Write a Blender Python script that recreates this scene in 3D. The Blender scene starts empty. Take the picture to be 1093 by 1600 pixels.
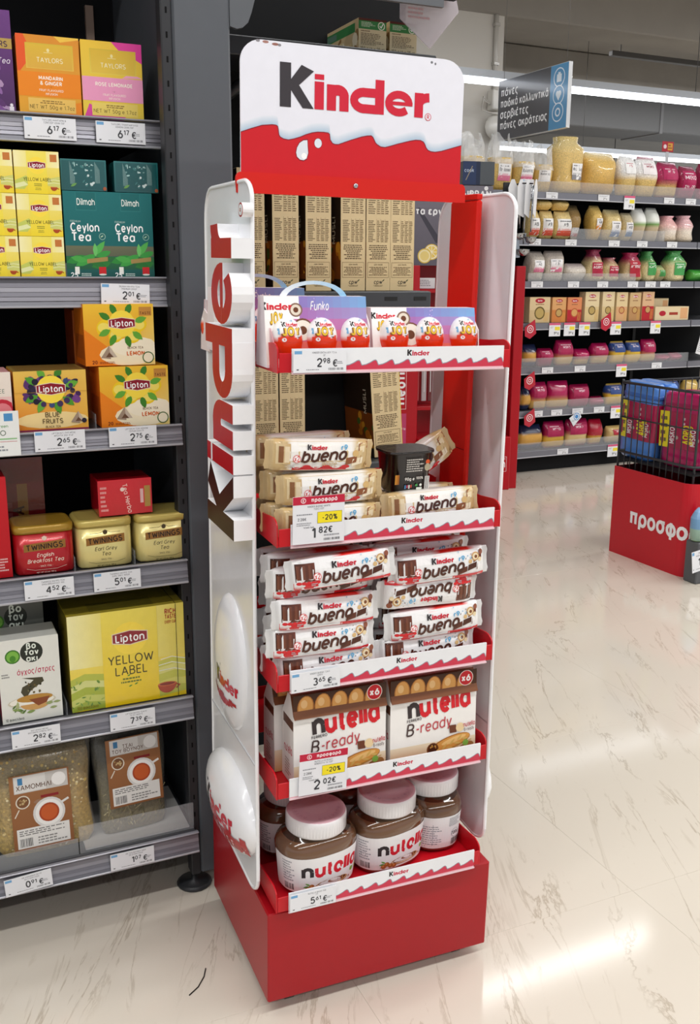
import bpy, math, random
from mathutils import Matrix, Vector
from mathutils.geometry import tessellate_polygon
random.seed(7)
SC = bpy.context.scene
COL = SC.collection
pi = math.pi

# ------------------------------------------------------------------ camera, world, lights, exposure
cd = bpy.data.cameras.new('camera'); cam = bpy.data.objects.new('camera', cd); COL.objects.link(cam)
cd.sensor_fit = 'VERTICAL'; cd.sensor_height = 36.0; cd.lens = 36.0 * 1539.2 / 1600.0
cd.clip_start = 0.02; cd.clip_end = 100
CAMH, PITCH, ROLL = 1.1666, math.radians(13.708), math.radians(0.294)
cam.matrix_world = Matrix.Translation((0, 0, CAMH)) @ Matrix.Rotation(pi / 2 - PITCH, 4, 'X') @ Matrix.Rotation(ROLL, 4, 'Z')
SC.camera = cam
SC.view_settings.view_transform = 'Standard'; SC.view_settings.look = 'None'
SC.view_settings.exposure = 0.42; SC.view_settings.gamma = 1.0; SC.view_settings.use_curve_mapping = False
w = bpy.data.worlds.new('shop_air'); SC.world = w; w.use_nodes = True
bgn = w.node_tree.nodes['Background']; bgn.inputs[0].default_value = (0.93, 0.96, 1.0, 1); bgn.inputs[1].default_value = 0.42

YG, YR = math.radians(24.4), math.radians(25.6)
def frame(o, yaw): return Matrix.Translation(o) @ Matrix.Rotation(yaw, 4, 'Z')
FG = frame((-0.2931, 1.6876, 0), YG)          # tea shelving, origin at its right front foot
FR = frame((0.9846, 5.7337, 0), YR)           # pasta shelving across the aisle
FN = frame((0.9165, 5.3587, 0), math.radians(11))   # red utensil stand
FB = frame((1.1286, 4.0843, 0), YR)           # promotion basket
FS = Matrix(((0.922041, -0.386782, 0.015492, -0.12765), (0.38698, 0.921998, -0.012878, 1.34934),
             (-0.009302, 0.017869, 0.999797, 0.02391), (0, 0, 0, 1)))   # sweets stand, leaning a little
FW = Matrix.Identity(4)

def lamp_row(fr, s0, s1, d, z, power, width=0.12, col=(1, 0.995, 0.985)):
    l = bpy.data.lights.new('ceiling_lamp_row', 'AREA'); l.shape = 'RECTANGLE'; l.size = abs(s1 - s0); l.size_y = width
    l.energy = power; l.color = col
    o = bpy.data.objects.new('ceiling_lamp_row', l); COL.objects.link(o)
    o.matrix_world = fr @ Matrix.Translation(((s0 + s1) / 2, d, z))
LAMPS = [(-1.3, 0.70, -0.66, 2.9, 8), (-6, 5, -2.9, 2.95, 80), (-6, 5, -4.6, 2.95, 105), (-6, 5, -6.6, 2.95, 90), (1.6, 7, -1.2, 2.95, 60), (0.6, 7, 2.6, 3.0, 60)]
for i, a in enumerate(LAMPS): lamp_row(FR, *a, width=0.06 if i == 0 else 0.12)

# ------------------------------------------------------------------ colours and materials
_h = {}
def H(c):
    if not isinstance(c, str): return c if len(c) == 4 else (*c, 1.0)
    if c not in _h:
        v = [int(c[i:i + 2], 16) / 255 for i in (0, 2, 4)]
        _h[c] = tuple((x / 12.92 if x <= 0.04045 else ((x + 0.055) / 1.055) ** 2.4) for x in v) + (1.0,)
    return _h[c]
def mixc(a, b, t):
    a, b = H(a), H(b); return tuple(a[i] * (1 - t) + b[i] * t for i in range(4))

MAT = {}
def mat(key, rough=0.5, metal=0.0, noise=0.04, nscale=60, bump=0.0, bscale=80, alpha=1.0, coat=0.0, spec=0.5, emit=None, trans=0.0):
    m = bpy.data.materials.new(key); m.use_nodes = True; nt = m.node_tree; b = nt.nodes['Principled BSDF']
    at = nt.nodes.new('ShaderNodeVertexColor'); at.layer_name = 'Col'
    tc = nt.nodes.new('ShaderNodeTexCoord'); nz = nt.nodes.new('ShaderNodeTexNoise'); nz.inputs['Scale'].default_value = nscale
    nt.links.new(tc.outputs['Object'], nz.inputs['Vector'])
    mr = nt.nodes.new('ShaderNodeMapRange'); mr.inputs[3].default_value = 1 - noise; mr.inputs[4].default_value = 1 + noise
    nt.links.new(nz.outputs['Fac'], mr.inputs[0])
    mx = nt.nodes.new('ShaderNodeVectorMath'); mx.operation = 'SCALE'
    nt.links.new(at.outputs['Color'], mx.inputs[0]); nt.links.new(mr.outputs[0], mx.inputs['Scale'])
    nt.links.new(mx.outputs[0], b.inputs['Base Color'])
    b.inputs['Roughness'].default_value = rough; b.inputs['Metallic'].default_value = metal
    b.inputs['Coat Weight'].default_value = coat; b.inputs['Coat Roughness'].default_value = 0.08
    b.inputs['Specular IOR Level'].default_value = spec; b.inputs['Alpha'].default_value = alpha
    b.inputs['Transmission Weight'].default_value = trans
    if emit:
        nt.links.new(mx.outputs[0], b.inputs['Emission Color']); b.inputs['Emission Strength'].default_value = emit
    if bump:
        n2 = nt.nodes.new('ShaderNodeTexNoise'); n2.inputs['Scale'].default_value = bscale; n2.inputs['Detail'].default_value = 4
        nt.links.new(tc.outputs['Object'], n2.inputs['Vector'])
        bp = nt.nodes.new('ShaderNodeBump'); bp.inputs['Strength'].default_value = bump; bp.inputs['Distance'].default_value = 0.004
        nt.links.new(n2.outputs['Fac'], bp.inputs['Height']); nt.links.new(bp.outputs[0], b.inputs['Normal'])
    MAT[key] = m; return m
mat('card', rough=0.42, noise=0.03, spec=0.35)
mat('paper', rough=0.6, noise=0.015)
mat('wrapped', rough=0.16, noise=0.05, bump=0.35, bscale=45, coat=0.6)
mat('film', rough=0.24, noise=0.05, bump=0.25, bscale=70, coat=0.4)
mat('plastic', rough=0.25, noise=0.02, coat=0.3)
mat('red_steel', rough=0.36, noise=0.02, coat=0.08, spec=0.35)
mat('dark_steel', rough=0.45, noise=0.05, nscale=30)
mat('matt_black', rough=0.75, noise=0.1, nscale=20, spec=0.2)
mat('rail', rough=0.3, metal=0.35, noise=0.03)
mat('tin', rough=0.28, metal=0.25, noise=0.03, coat=0.3)
mat('chrome', rough=0.18, metal=1.0, noise=0.03)
mat('glass_jar', rough=0.12, noise=0.03, coat=0.8)
mat('dry', rough=0.5, noise=0.5, nscale=160, bump=0.9, bscale=170, coat=0.5)
mat('herb', rough=0.45, noise=0.6, nscale=220, bump=1.0, bscale=200, coat=0.6)
mat('clear_film', rough=0.12, noise=0.05, bump=0.7, bscale=60, alpha=0.13, spec=1.0)
mat('acrylic', rough=0.06, noise=0.02, alpha=0.16, spec=0.8)
mat('tinted', rough=0.2, noise=0.02, alpha=0.55)
mat('glow', rough=0.5, noise=0.0, emit=3.6)
mat('crumple', rough=0.12, noise=0.05, bump=1.0, bscale=40, alpha=0.42, spec=1.0, coat=0.6)
mat('painted', rough=0.85, noise=0.02, nscale=6, spec=0.2)

def node_mat(key, fn):
    m = bpy.data.materials.new(key); m.use_nodes = True; fn(m.node_tree, m.node_tree.nodes['Principled BSDF']); MAT[key] = m
def floor_nodes(nt, b):
    N, L = nt.nodes.new, nt.links.new
    tc = N('ShaderNodeTexCoord'); mp = N('ShaderNodeMapping'); oi = N('ShaderNodeObjectInfo')
    ad = N('ShaderNodeVectorMath'); ad.operation = 'ADD'
    sc = N('ShaderNodeVectorMath'); sc.operation = 'SCALE'; sc.inputs[0].default_value = (0.02, 0.02, 0); L(oi.outputs['Random'], sc.inputs['Scale'])
    g = N('ShaderNodeNewGeometry'); L(g.outputs['Position'], ad.inputs[0]); L(sc.outputs[0], ad.inputs[1])
    L(ad.outputs[0], mp.inputs['Vector']); mp.inputs['Rotation'].default_value = (0, 0, -YG - 0.12); mp.inputs['Scale'].default_value = (6.5, 1.15, 1)
    n1 = N('ShaderNodeTexNoise'); n1.inputs['Scale'].default_value = 1.5; n1.inputs['Detail'].default_value = 10; n1.inputs['Roughness'].default_value = 0.62; n1.inputs['Distortion'].default_value = 0.75
    L(mp.outputs[0], n1.inputs['Vector'])
    # thin veins: narrow band of the noise
    sb = N('ShaderNodeMath'); sb.operation = 'SUBTRACT'; sb.inputs[1].default_value = 0.5; L(n1.outputs['Fac'], sb.inputs[0])
    ab = N('ShaderNodeMath'); ab.operation = 'ABSOLUTE'; L(sb.outputs[0], ab.inputs[0])
    r1 = N('ShaderNodeValToRGB'); r1.color_ramp.elements[0].position = 0.0; r1.color_ramp.elements[1].position = 0.016
    r1.color_ramp.elements[0].color = (1, 1, 1, 1); r1.color_ramp.elements[1].color = (0, 0, 0, 1); L(ab.outputs[0], r1.inputs[0])
    n2 = N('ShaderNodeTexNoise'); n2.inputs['Scale'].default_value = 2.2; n2.inputs['Detail'].default_value = 3; L(mp.outputs[0], n2.inputs['Vector'])
    r2 = N('ShaderNodeValToRGB'); r2.color_ramp.elements[0].position = 0.44; r2.color_ramp.elements[1].position = 0.6; L(n2.outputs['Fac'], r2.inputs[0])
    mu = N('ShaderNodeMath'); mu.operation = 'MULTIPLY'; L(r1.outputs[0], mu.inputs[0]); L(r2.outputs[0], mu.inputs[1])
    # smudges
    mp2 = N('ShaderNodeMapping'); L(g.outputs['Position'], mp2.inputs['Vector']); mp2.inputs['Rotation'].default_value = (0, 0, -YG - 0.3); mp2.inputs['Scale'].default_value = (30, 12, 1)
    n3 = N('ShaderNodeTexNoise'); n3.inputs['Scale'].default_value = 1.3; n3.inputs['Detail'].default_value = 5; L(mp2.outputs[0], n3.inputs['Vector'])
    r3 = N('ShaderNodeValToRGB'); r3.color_ramp.elements[0].position = 0.66; r3.color_ramp.elements[1].position = 0.74; L(n3.outputs['Fac'], r3.inputs[0])
    n4 = N('ShaderNodeTexNoise'); n4.inputs['Scale'].default_value = 0.9; L(g.outputs['Position'], n4.inputs['Vector'])
    base = N('ShaderNodeMixRGB'); base.inputs[1].default_value = H('d5ccbe'); base.inputs[2].default_value = H('ddd5c8'); L(n4.outputs['Fac'], base.inputs[0])
    m1 = N('ShaderNodeMixRGB'); L(mu.outputs[0], m1.inputs[0]); L(base.outputs[0], m1.inputs[1]); m1.inputs[2].default_value = H('b9ad9c')
    k3 = N('ShaderNodeMath'); k3.operation = 'MULTIPLY'; k3.inputs[1].default_value = 0.3; L(r3.outputs[0], k3.inputs[0])
    m2 = N('ShaderNodeMixRGB'); L(k3.outputs[0], m2.inputs[0]); L(m1.outputs[0], m2.inputs[1]); m2.inputs[2].default_value = H('bbae9d')
    L(m2.outputs[0], b.inputs['Base Color']); b.inputs['Roughness'].default_value = 0.10; b.inputs['Specular IOR Level'].default_value = 0.5
    bp = N('ShaderNodeBump'); bp.inputs['Strength'].default_value = 0.03; bp.inputs['Distance'].default_value = 0.002; L(n3.outputs['Fac'], bp.inputs['Height']); L(bp.outputs[0], b.inputs['Normal'])
node_mat('floor_vinyl', floor_nodes)
def plain_nodes(c1, c2, scale, rough=0.9, bump=0.2):
    def fn(nt, b):
        N, L = nt.nodes.new, nt.links.new
        tc = N('ShaderNodeNewGeometry'); n = N('ShaderNodeTexNoise'); n.inputs['Scale'].default_value = scale; n.inputs['Detail'].default_value = 8
        L(tc.outputs['Position'], n.inputs['Vector']); mx = N('ShaderNodeMixRGB'); mx.inputs[1].default_value = H(c1); mx.inputs[2].default_value = H(c2)
        L(n.outputs['Fac'], mx.inputs[0]); L(mx.outputs[0], b.inputs['Base Color']); b.inputs['Roughness'].default_value = rough
        bp = N('ShaderNodeBump'); bp.inputs['Strength'].default_value = bump; bp.inputs['Distance'].default_value = 0.01; L(n.outputs['Fac'], bp.inputs['Height']); L(bp.outputs[0], b.inputs['Normal'])
    return fn
node_mat('concrete', plain_nodes('8f8a83', 'a8a39b', 2.5))
node_mat('plaster', plain_nodes('d3cfc8', 'dbd7d0', 1.5, bump=0.05))

# ------------------------------------------------------------------ mesh builder
class MB:
    def __init__(s): s.v, s.f, s.c, s.m, s.sm = [], [], [], [], []
    def add(s, pts): n = len(s.v); s.v.extend(tuple(p) for p in pts); return n
    def face(s, idx, col, m=0, sm=False):
        s.f.append(tuple(idx)); s.m.append(m); s.sm.append(sm)
        if isinstance(col, list): s.c.append([H(c) for c in col])
        else: s.c.append([H(col)] * len(idx))
    def poly(s, pts, col, m=0, sm=False): n = s.add(pts); s.face(range(n, n + len(pts)), col, m, sm)
    def box(s, x0, x1, y0, y1, z0, z1, col, bev=0.0, m=0, top=None, left=None, front=None):
        b = min(bev, (x1 - x0) * .45, (y1 - y0) * .45, (z1 - z0) * .45)
        P = {}
        for i in (0, 1):
            for j in (0, 1):
                for k in (0, 1):
                    X, Y, Z = (x0, x1)[i], (y0, y1)[j], (z0, z1)[k]; a, e, g = (b, -b)[i], (b, -b)[j], (b, -b)[k]
                    if b: n = s.add([(X, Y + e, Z + g), (X + a, Y, Z + g), (X + a, Y + e, Z)])
                    else: n = s.add([(X, Y, Z)])
                    P[i, j, k] = (n, n + 1, n + 2) if b else (n, n, n)
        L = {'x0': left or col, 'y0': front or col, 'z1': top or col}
        q = lambda ks, ax: [P[k][ax] for k in ks]
        s.face(q([(0, 0, 0), (0, 0, 1), (0, 1, 1), (0, 1, 0)], 0), L['x0'], m); s.face(q([(1, 0, 0), (1, 1, 0), (1, 1, 1), (1, 0, 1)], 0), col, m)
        s.face(q([(0, 0, 0), (1, 0, 0), (1, 0, 1), (0, 0, 1)], 1), L['y0'], m); s.face(q([(0, 1, 0), (0, 1, 1), (1, 1, 1), (1, 1, 0)], 1), col, m)
        s.face(q([(0, 0, 0), (0, 1, 0), (1, 1, 0), (1, 0, 0)], 2), col, m); s.face(q([(0, 0, 1), (1, 0, 1), (1, 1, 1), (0, 1, 1)], 2), L['z1'], m)
        if b:
            for j in (0, 1):
                for k in (0, 1):
                    a, e = P[0, j, k], P[1, j, k]; o = [a[1], e[1], e[2], a[2]]; s.face(o if (j + k) % 2 else o[::-1], col, m)
            for i in (0, 1):
                for k in (0, 1):
                    a, e = P[i, 0, k], P[i, 1, k]; o = [a[0], e[0], e[2], a[2]]; s.face(o[::-1] if (i + k) % 2 else o, col, m)
            for i in (0, 1):
                for j in (0, 1):
                    a, e = P[i, j, 0], P[i, j, 1]; o = [a[0], e[0], e[1], a[1]]; s.face(o if (i + j) % 2 else o[::-1], col, m)
            for k3, t in P.items():
                s.face(t if sum(k3) % 2 else t[::-1], col, m)
    def grid(s, fn, us, vs, col, m=0, sm=True, wrap=False):
        n = s.add([fn(u, v) for v in vs for u in us]); W = len(us)
        cf = col if callable(col) else (lambda u, v: col)
        for j in range(len(vs) - 1):
            for i in range(W if wrap else W - 1):
                i2 = (i + 1) % W; a, b = us[i], us[i2]
                if wrap and i2 == 0: b = us[i] + (us[1] - us[0])
                s.face([n + j * W + i, n + j * W + i2, n + (j + 1) * W + i2, n + (j + 1) * W + i],
                       [cf(a, vs[j]), cf(b, vs[j]), cf(b, vs[j + 1]), cf(a, vs[j + 1])], m, sm)
        return n
    def lathe(s, prof, n, col, m=0, cx=0, cy=0, ky=1.0, p=2.0, sm=True, caps=True):
        """prof: (r, z) or (r, z, colour); p: superellipse power; ky squashes depth"""
        base = len(s.v); 
        for q in prof:
            for i in range(n):
                a = 2 * pi * i / n; c, d = math.cos(a), math.sin(a)
                k = (abs(c) ** p + abs(d) ** p) ** (-1 / p)
                s.v.append((cx + q[0] * c * k, cy + q[0] * d * k * ky, q[1]))
        for j in range(len(prof) - 1):
            cc = prof[j + 1][2] if len(prof[j + 1]) > 2 else col
            for i in range(n):
                i2 = (i + 1) % n; s.face([base + j * n + i, base + j * n + i2, base + (j + 1) * n + i2, base + (j + 1) * n + i], cc, m, sm)
        if caps:
            c0 = prof[0][2] if len(prof[0]) > 2 else col; c1 = prof[-1][2] if len(prof[-1]) > 2 else col
            s.face([base + i for i in range(n)][::-1], c0, m); s.face([base + (len(prof) - 1) * n + i for i in range(n)], c1, m)
    def tube(s, pts, r, col, n=6, m=0, sm=True, caps=True):
        pts = [Vector(p) for p in pts]; base = len(s.v); N = len(pts); rs = r if isinstance(r, (list, tuple)) else [r] * N
        up = None
        for j, p in enumerate(pts):
            t = (pts[min(j + 1, N - 1)] - pts[max(j - 1, 0)]).normalized()
            if up is None: up = t.orthogonal().normalized()
            up = (up - t * up.dot(t)).normalized(); bi = t.cross(up)
            for i in range(n):
                a = 2 * pi * i / n; s.v.append(tuple(p + (up * math.cos(a) + bi * math.sin(a)) * rs[j]))
        for j in range(N - 1):
            for i in range(n):
                i2 = (i + 1) % n; s.face([base + j * n + i, base + j * n + i2, base + (j + 1) * n + i2, base + (j + 1) * n + i], col, m, sm)
        if caps: s.face([base + i for i in range(n)][::-1], col, m); s.face([base + (N - 1) * n + i for i in range(n)], col, m)
    def prism(s, pts, fn, t0, t1, col, side=None, m=0):
        """2D outline pts -> fn(x, y, t) between t0 and t1"""
        side = side or col; n = len(pts)
        a = s.add([fn(x, y, t0) for x, y in pts]); b = s.add([fn(x, y, t1) for x, y in pts])
        for tri in tessellate_polygon([[Vector((x, y, 0)) for x, y in pts]]):
            s.face([a + i for i in tri], side, m); s.face([b + i for i in tri][::-1], col, m)
        for i in range(n):
            j = (i + 1) % n; s.face([a + i, a + j, b + j, b + i], side, m)
    def mesh(s, name, mats):
        me = bpy.data.meshes.new(name); me.from_pydata(s.v, [], s.f)
        if isinstance(mats, str): mats = [mats]
        for k in mats: me.materials.append(MAT[k])
        me.polygons.foreach_set('material_index', s.m); me.polygons.foreach_set('use_smooth', s.sm)
        ca = me.color_attributes.new('Col', 'FLOAT_COLOR', 'CORNER')
        ca.data.foreach_set('color', [x for f in s.c for c in f for x in c]); me.update(); return me
    def build(s, name, mats, parent=None, M=None):
        o = bpy.data.objects.new(name, s.mesh(name, mats)); COL.objects.link(o)
        if parent: o.parent = parent
        if M is not None: o.matrix_world = M
        return o

def tag(o, label=None, cat=None, group=None, kind=None):
    if label: o['label'] = label
    if cat: o['category'] = cat
    if group: o['group'] = group
    if kind: o['kind'] = kind
    return o
def T(x, y, z, rz=0.0, rx=0.0, ry=0.0):
    M = Matrix.Translation((x, y, z))
    if rz: M = M @ Matrix.Rotation(rz, 4, 'Z')
    if rx: M = M @ Matrix.Rotation(rx, 4, 'X')
    if ry: M = M @ Matrix.Rotation(ry, 4, 'Y')
    return M
def empty(name, M, label, cat, group=None):
    o = bpy.data.objects.new(name, None); COL.objects.link(o); o.empty_display_size = 0.05; o.matrix_world = M
    return tag(o, label, cat, group)
def dup(o, M=None, label=None, parent=None):
    c = o.copy(); COL.objects.link(c)
    if parent: c.parent = parent
    for ch in o.children: dup(ch, parent=c)
    if M is not None: c.matrix_world = M
    if label: c['label'] = label
    return c
def struct(name, mb, mats, M=None): return tag(mb.build(name, mats, None, M), kind='structure')

# ------------------------------------------------------------------ stroke lettering
GL = {}
def _defs():
    raw = '''a 4 a2.1,2.5,2.1,2.5,60,300 l3.15,4.67,4,4.1 l3.15,.33,4,.9 l4,5,4,0;b 4 a1.9,2.5,2.1,2.5,120,-120 l.85,4.67,0,4.1 l.85,.33,0,.9 l0,7,0,0;c 3.4 a2,2.5,2,2.5,50,310;d 4 a2.1,2.5,2.1,2.5,60,300 l3.15,4.67,4,4.1 l3.15,.33,4,.9 l4,7,4,0;e 4 a2,2.5,2,2.5,0,318 l0,2.5,4,2.5
f 2.2 a2.2,5.6,1.2,1.4,80,180 l1,5.6,1,0 l0,4.6,2.3,4.6;g 4 a2.1,2.5,2.1,2.5,60,300 l3.15,4.67,4,4.1 l3.15,.33,4,.9 l4,5,4,-.3 a2,-.3,2,1.7,0,-140;h 4 l0,7,0,0 a2,3,2,2,180,0 l4,3,4,0;i 0 l0,4.9,0,0 l0,6.1,0,7.1;j 1 l1,5,1,-1 a0,-1,1,1,0,-90 l1,6.2,1,7
k 3.3 l0,7,0,0 l0,2,3.2,5 l1.2,3,3.4,0;l 0 l0,7,0,0;m 6.4 l0,5,0,0 a1.6,3.2,1.6,1.8,180,0 l3.2,3.2,3.2,0 a4.8,3.2,1.6,1.8,180,0 l6.4,3.2,6.4,0;n 4 l0,5,0,0 a2,3,2,2,180,0 l4,3,4,0;o 4 a2,2.5,2,2.5,0,360
p 4 l0,5,0,-2 a1.9,2.5,2.1,2.5,120,-120 l.85,4.67,0,4.1 l.85,.33,0,.9;q 4 l4,5,4,-2 a2.2,2.5,2.2,2.5,45,315;r 2.2 l0,5,0,0 a2,3,2,2,180,80;s 3 a1.6,3.7,1.5,1.3,30,270 a1.5,1.25,1.6,1.25,90,-150;t 2.2 l1,6.6,1,1.2 a2.2,1.2,1.2,1.2,180,280 l0,4.6,2.3,4.6
u 4 l0,5,0,2 a2,2,2,2,180,360 l4,5,4,0;v 3.6 l0,5,1.8,0 l1.8,0,3.6,5;w 5.6 l0,5,1.4,0 l1.4,0,2.8,5 l2.8,5,4.2,0 l4.2,0,5.6,5;x 3.4 l0,5,3.4,0 l0,0,3.4,5;y 3.6 l0,5,1.8,0 l3.6,5,1.2,-2;z 3.2 l0,5,3.2,5 l3.2,5,0,0 l0,0,3.2,0
A 5 l0,0,2.5,7 l2.5,7,5,0 l1,2.3,4,2.3;B 4 l0,0,0,7 l0,7,2,7 a2,5.3,1.7,1.7,90,-90 l0,3.6,2.2,3.6 a2.2,1.8,1.8,1.8,90,-90 l2.2,0,0,0;C 5 a2.8,3.5,2.8,3.5,45,315;D 4.6 l0,0,0,7 l0,7,1.6,7 a1.6,3.5,3,3.5,90,-90 l1.6,0,0,0
E 3.5 l0,0,0,7 l0,7,3.5,7 l0,3.6,3.2,3.6 l0,0,3.5,0;F 3.3 l0,0,0,7 l0,7,3.4,7 l0,3.6,3,3.6;G 5.4 a2.8,3.5,2.8,3.5,45,320 l5.4,.6,5.4,3.3 l3.2,3.3,5.4,3.3;H 4.4 l0,0,0,7 l4.4,0,4.4,7 l0,3.6,4.4,3.6;I 0 l0,0,0,7
J 2.6 l2.6,7,2.6,1.6 a1.3,1.6,1.3,1.6,0,-180;K 4 l0,7,0,0 l0,2.8,3.9,7 l1.3,4.2,4.1,0;L 3.2 l0,7,0,0 l0,0,3.3,0;M 5.6 l0,0,0,7 l0,7,2.8,1.5 l2.8,1.5,5.6,7 l5.6,7,5.6,0;N 4.6 l0,0,0,7 l0,7,4.6,0 l4.6,0,4.6,7;O 5.6 a2.8,3.5,2.8,3.5,0,360
P 4 l0,0,0,7 l0,7,2,7 a2,5.1,1.9,1.9,90,-90 l2,3.2,0,3.2;Q 5.6 a2.8,3.5,2.8,3.5,0,360 l3.4,2,5.4,-.4;R 4 l0,0,0,7 l0,7,2,7 a2,5.1,1.9,1.9,90,-90 l2,3.2,0,3.2 l2,3.2,4,0;S 4 a2,5.2,1.9,1.8,30,270 a2,1.7,2,1.7,90,-150
T 4.4 l0,7,4.4,7 l2.2,7,2.2,0;U 4.4 l0,7,0,2.2 a2.2,2.2,2.2,2.2,180,360 l4.4,2.2,4.4,7;V 4.8 l0,7,2.4,0 l2.4,0,4.8,7;W 7 l0,7,1.75,0 l1.75,0,3.5,6 l3.5,6,5.25,0 l5.25,0,7,7;X 4.4 l0,7,4.4,0 l0,0,4.4,7;Y 4.4 l0,7,2.2,3.2 l4.4,7,2.2,3.2 l2.2,3.2,2.2,0;Z 4.2 l0,7,4.2,7 l4.2,7,0,0 l0,0,4.2,0
0 4 a2,3.5,2,3.5,0,360;1 1.8 l0,5.4,1.8,7 l1.8,7,1.8,0;2 4 a2,5,2,2,170,-30 l3.7,3.9,0,0 l0,0,4,0;3 4 a1.9,5.3,1.8,1.7,150,-90 a1.9,1.8,2.1,1.8,90,-150;4 4.4 l3.4,0,3.4,7 l3.4,7,0,2 l0,2,4.6,2;5 4 l3.8,7,.6,7 l.6,7,.3,3.7 a1.9,2.2,2.1,2.2,140,-150
6 4 a2,2.1,2,2.1,0,360 l.1,2.4,2.8,7;7 4 l0,7,4,7 l4,7,1.4,0;8 4 a2,5.3,1.7,1.7,0,360 a2,1.8,2,1.8,0,360;9 4 a2,4.9,2,2.1,0,360 l3.9,4.6,1.2,0;. .2 l0,0,0,.6;, .2 l.2,.5,-.2,-1;- 2 l0,2.8,2,2.8;/ 2.6 l0,-.6,2.6,7.4;& 4.6 a1.9,5.5,1.3,1.5,0,360 l.9,4.4,4.6,0 a1.9,1.8,1.9,1.8,110,330 l3.6,1.2,4.6,3
% 5 a1,5.6,1,1.3,0,360 a4,1.4,1,1.3,0,360 l1,0,4,7;+ 3.6 l0,3,3.6,3 l1.8,1.2,1.8,4.8;: .2 l0,.2,0,.9 l0,3.4,0,4.1;( 1.2 a2.4,3,2.4,4.4,120,240;) 1.2 a-1.2,3,2.4,4.4,60,-60;€ 4.6 a3,3.5,2.6,3.5,50,310 l-.2,4.3,3.4,4.3 l-.2,2.8,3.2,2.8;® 5 a2.5,3.5,3.2,3.2,0,360 l1.6,1.6,1.6,5.4 a2.4,4.5,1,1,110,-110 l2.4,3.5,3.6,1.6
α 4 a2.1,2.5,2.1,2.5,60,300 l3.15,4.67,4,4.1 l3.15,.33,4,.9 l4,5,4,0;β 3.8 l0,6,0,-2 a1.6,5.4,1.6,1.6,180,-90 a1.8,1.9,2,1.9,90,-170;γ 3.6 l0,5,1.8,-.4 l3.6,5,1.8,-.4 l1.8,-.4,1.8,-2;δ 4 a2,2.2,2,2.2,0,360 l2,4.4,.8,6 l.8,6,1.2,7 l1.2,7,3.4,7;ε 3.2 a1.8,3.7,1.6,1.3,40,270 a1.8,1.25,1.8,1.25,90,320;η 4 l0,5,0,0 a2,3,2,2,180,0 l4,3,4,-2
ι 0 l0,5,0,0;κ 3.4 l0,5,0,0 l0,1.8,3.2,5 l1.3,2.9,3.4,0;λ 3.8 l.4,7,3.8,0 l2,3.6,0,0;μ 4 l0,5,0,-2 a2,2,2,2,180,360 l4,5,4,0;ν 3.6 l0,5,1.8,0 l1.8,0,3.6,5;π 4.6 l-.2,4.9,4.8,4.9 l.8,4.9,.8,0 l3.8,4.9,3.8,0;ρ 4 a2,2.5,2,2.5,180,-150 l0,2.5,0,-2;σ 4.4 a2,2.5,2,2.5,0,360 l2,4.9,4.8,4.9;ς 3.4 a2,2.5,2,2.5,50,270 l2,0,3,-.6 l3,-.6,2.6,-1.8
τ 3.4 l0,4.9,3.6,4.9 l1.8,4.9,1.8,0;υ 4 l0,5,0,2 a2,2,2,2,180,360 l4,2,4,5;φ 5 a2.5,2.5,2.5,2.5,0,360 l2.5,6,2.5,-2;χ 3.4 l0,5,3.4,-1.6 l0,-1.6,3.4,5;ω 6 a1.5,2,1.5,2.2,130,360 a4.5,2,1.5,2.2,180,410;θ 4 a2,3.5,2,3.5,0,360 l0,3.5,4,3.5
Γ 3.4 l0,0,0,7 l0,7,3.6,7;Δ 5 l0,0,2.5,7 l2.5,7,5,0 l0,0,5,0;Λ 5 l0,0,2.5,7 l2.5,7,5,0;Π 4.6 l0,0,0,7 l0,7,4.6,7 l4.6,7,4.6,0;Σ 4 l4,7,0,7 l0,7,2.4,3.5 l2.4,3.5,0,0 l0,0,4,0;Φ 5.6 a2.8,3.5,2.8,2.3,0,360 l2.8,7,2.8,0;Ω 5.6 a2.8,4,2.8,3,-50,230 l0,0,1.8,0 l3.8,0,5.6,0'''
    for e in raw.replace('\n', ';').split(';'):
        p = e.split(' '); st = []
        for q in p[2:]:
            n = [float(x) for x in q[1:].split(',')]
            if q[0] == 'l': st.append([(n[0], n[1]), (n[2], n[3])])
            else:
                k = max(3, int(abs(n[5] - n[4]) / 26)); st.append([(n[0] + n[2] * math.cos(math.radians(n[4] + (n[5] - n[4]) * i / k)), n[1] + n[3] * math.sin(math.radians(n[4] + (n[5] - n[4]) * i / k))) for i in range(k + 1)])
        GL[p[0]] = (float(p[1]), st)
    for a, b in zip('ΑΒΕΖΗΙΚΜΝΟΡΤΥΧο', 'ABEZHIKMNOPTYXo'): GL[a] = GL[b]
    for a, b in zip('άέήίόύώ', 'αεηιουω'):
        g = GL[b]; GL[a] = (g[0], g[1] + [[(g[0] / 2, 5.9), (g[0] / 2 + .7, 7.4)]])
_defs()

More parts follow.
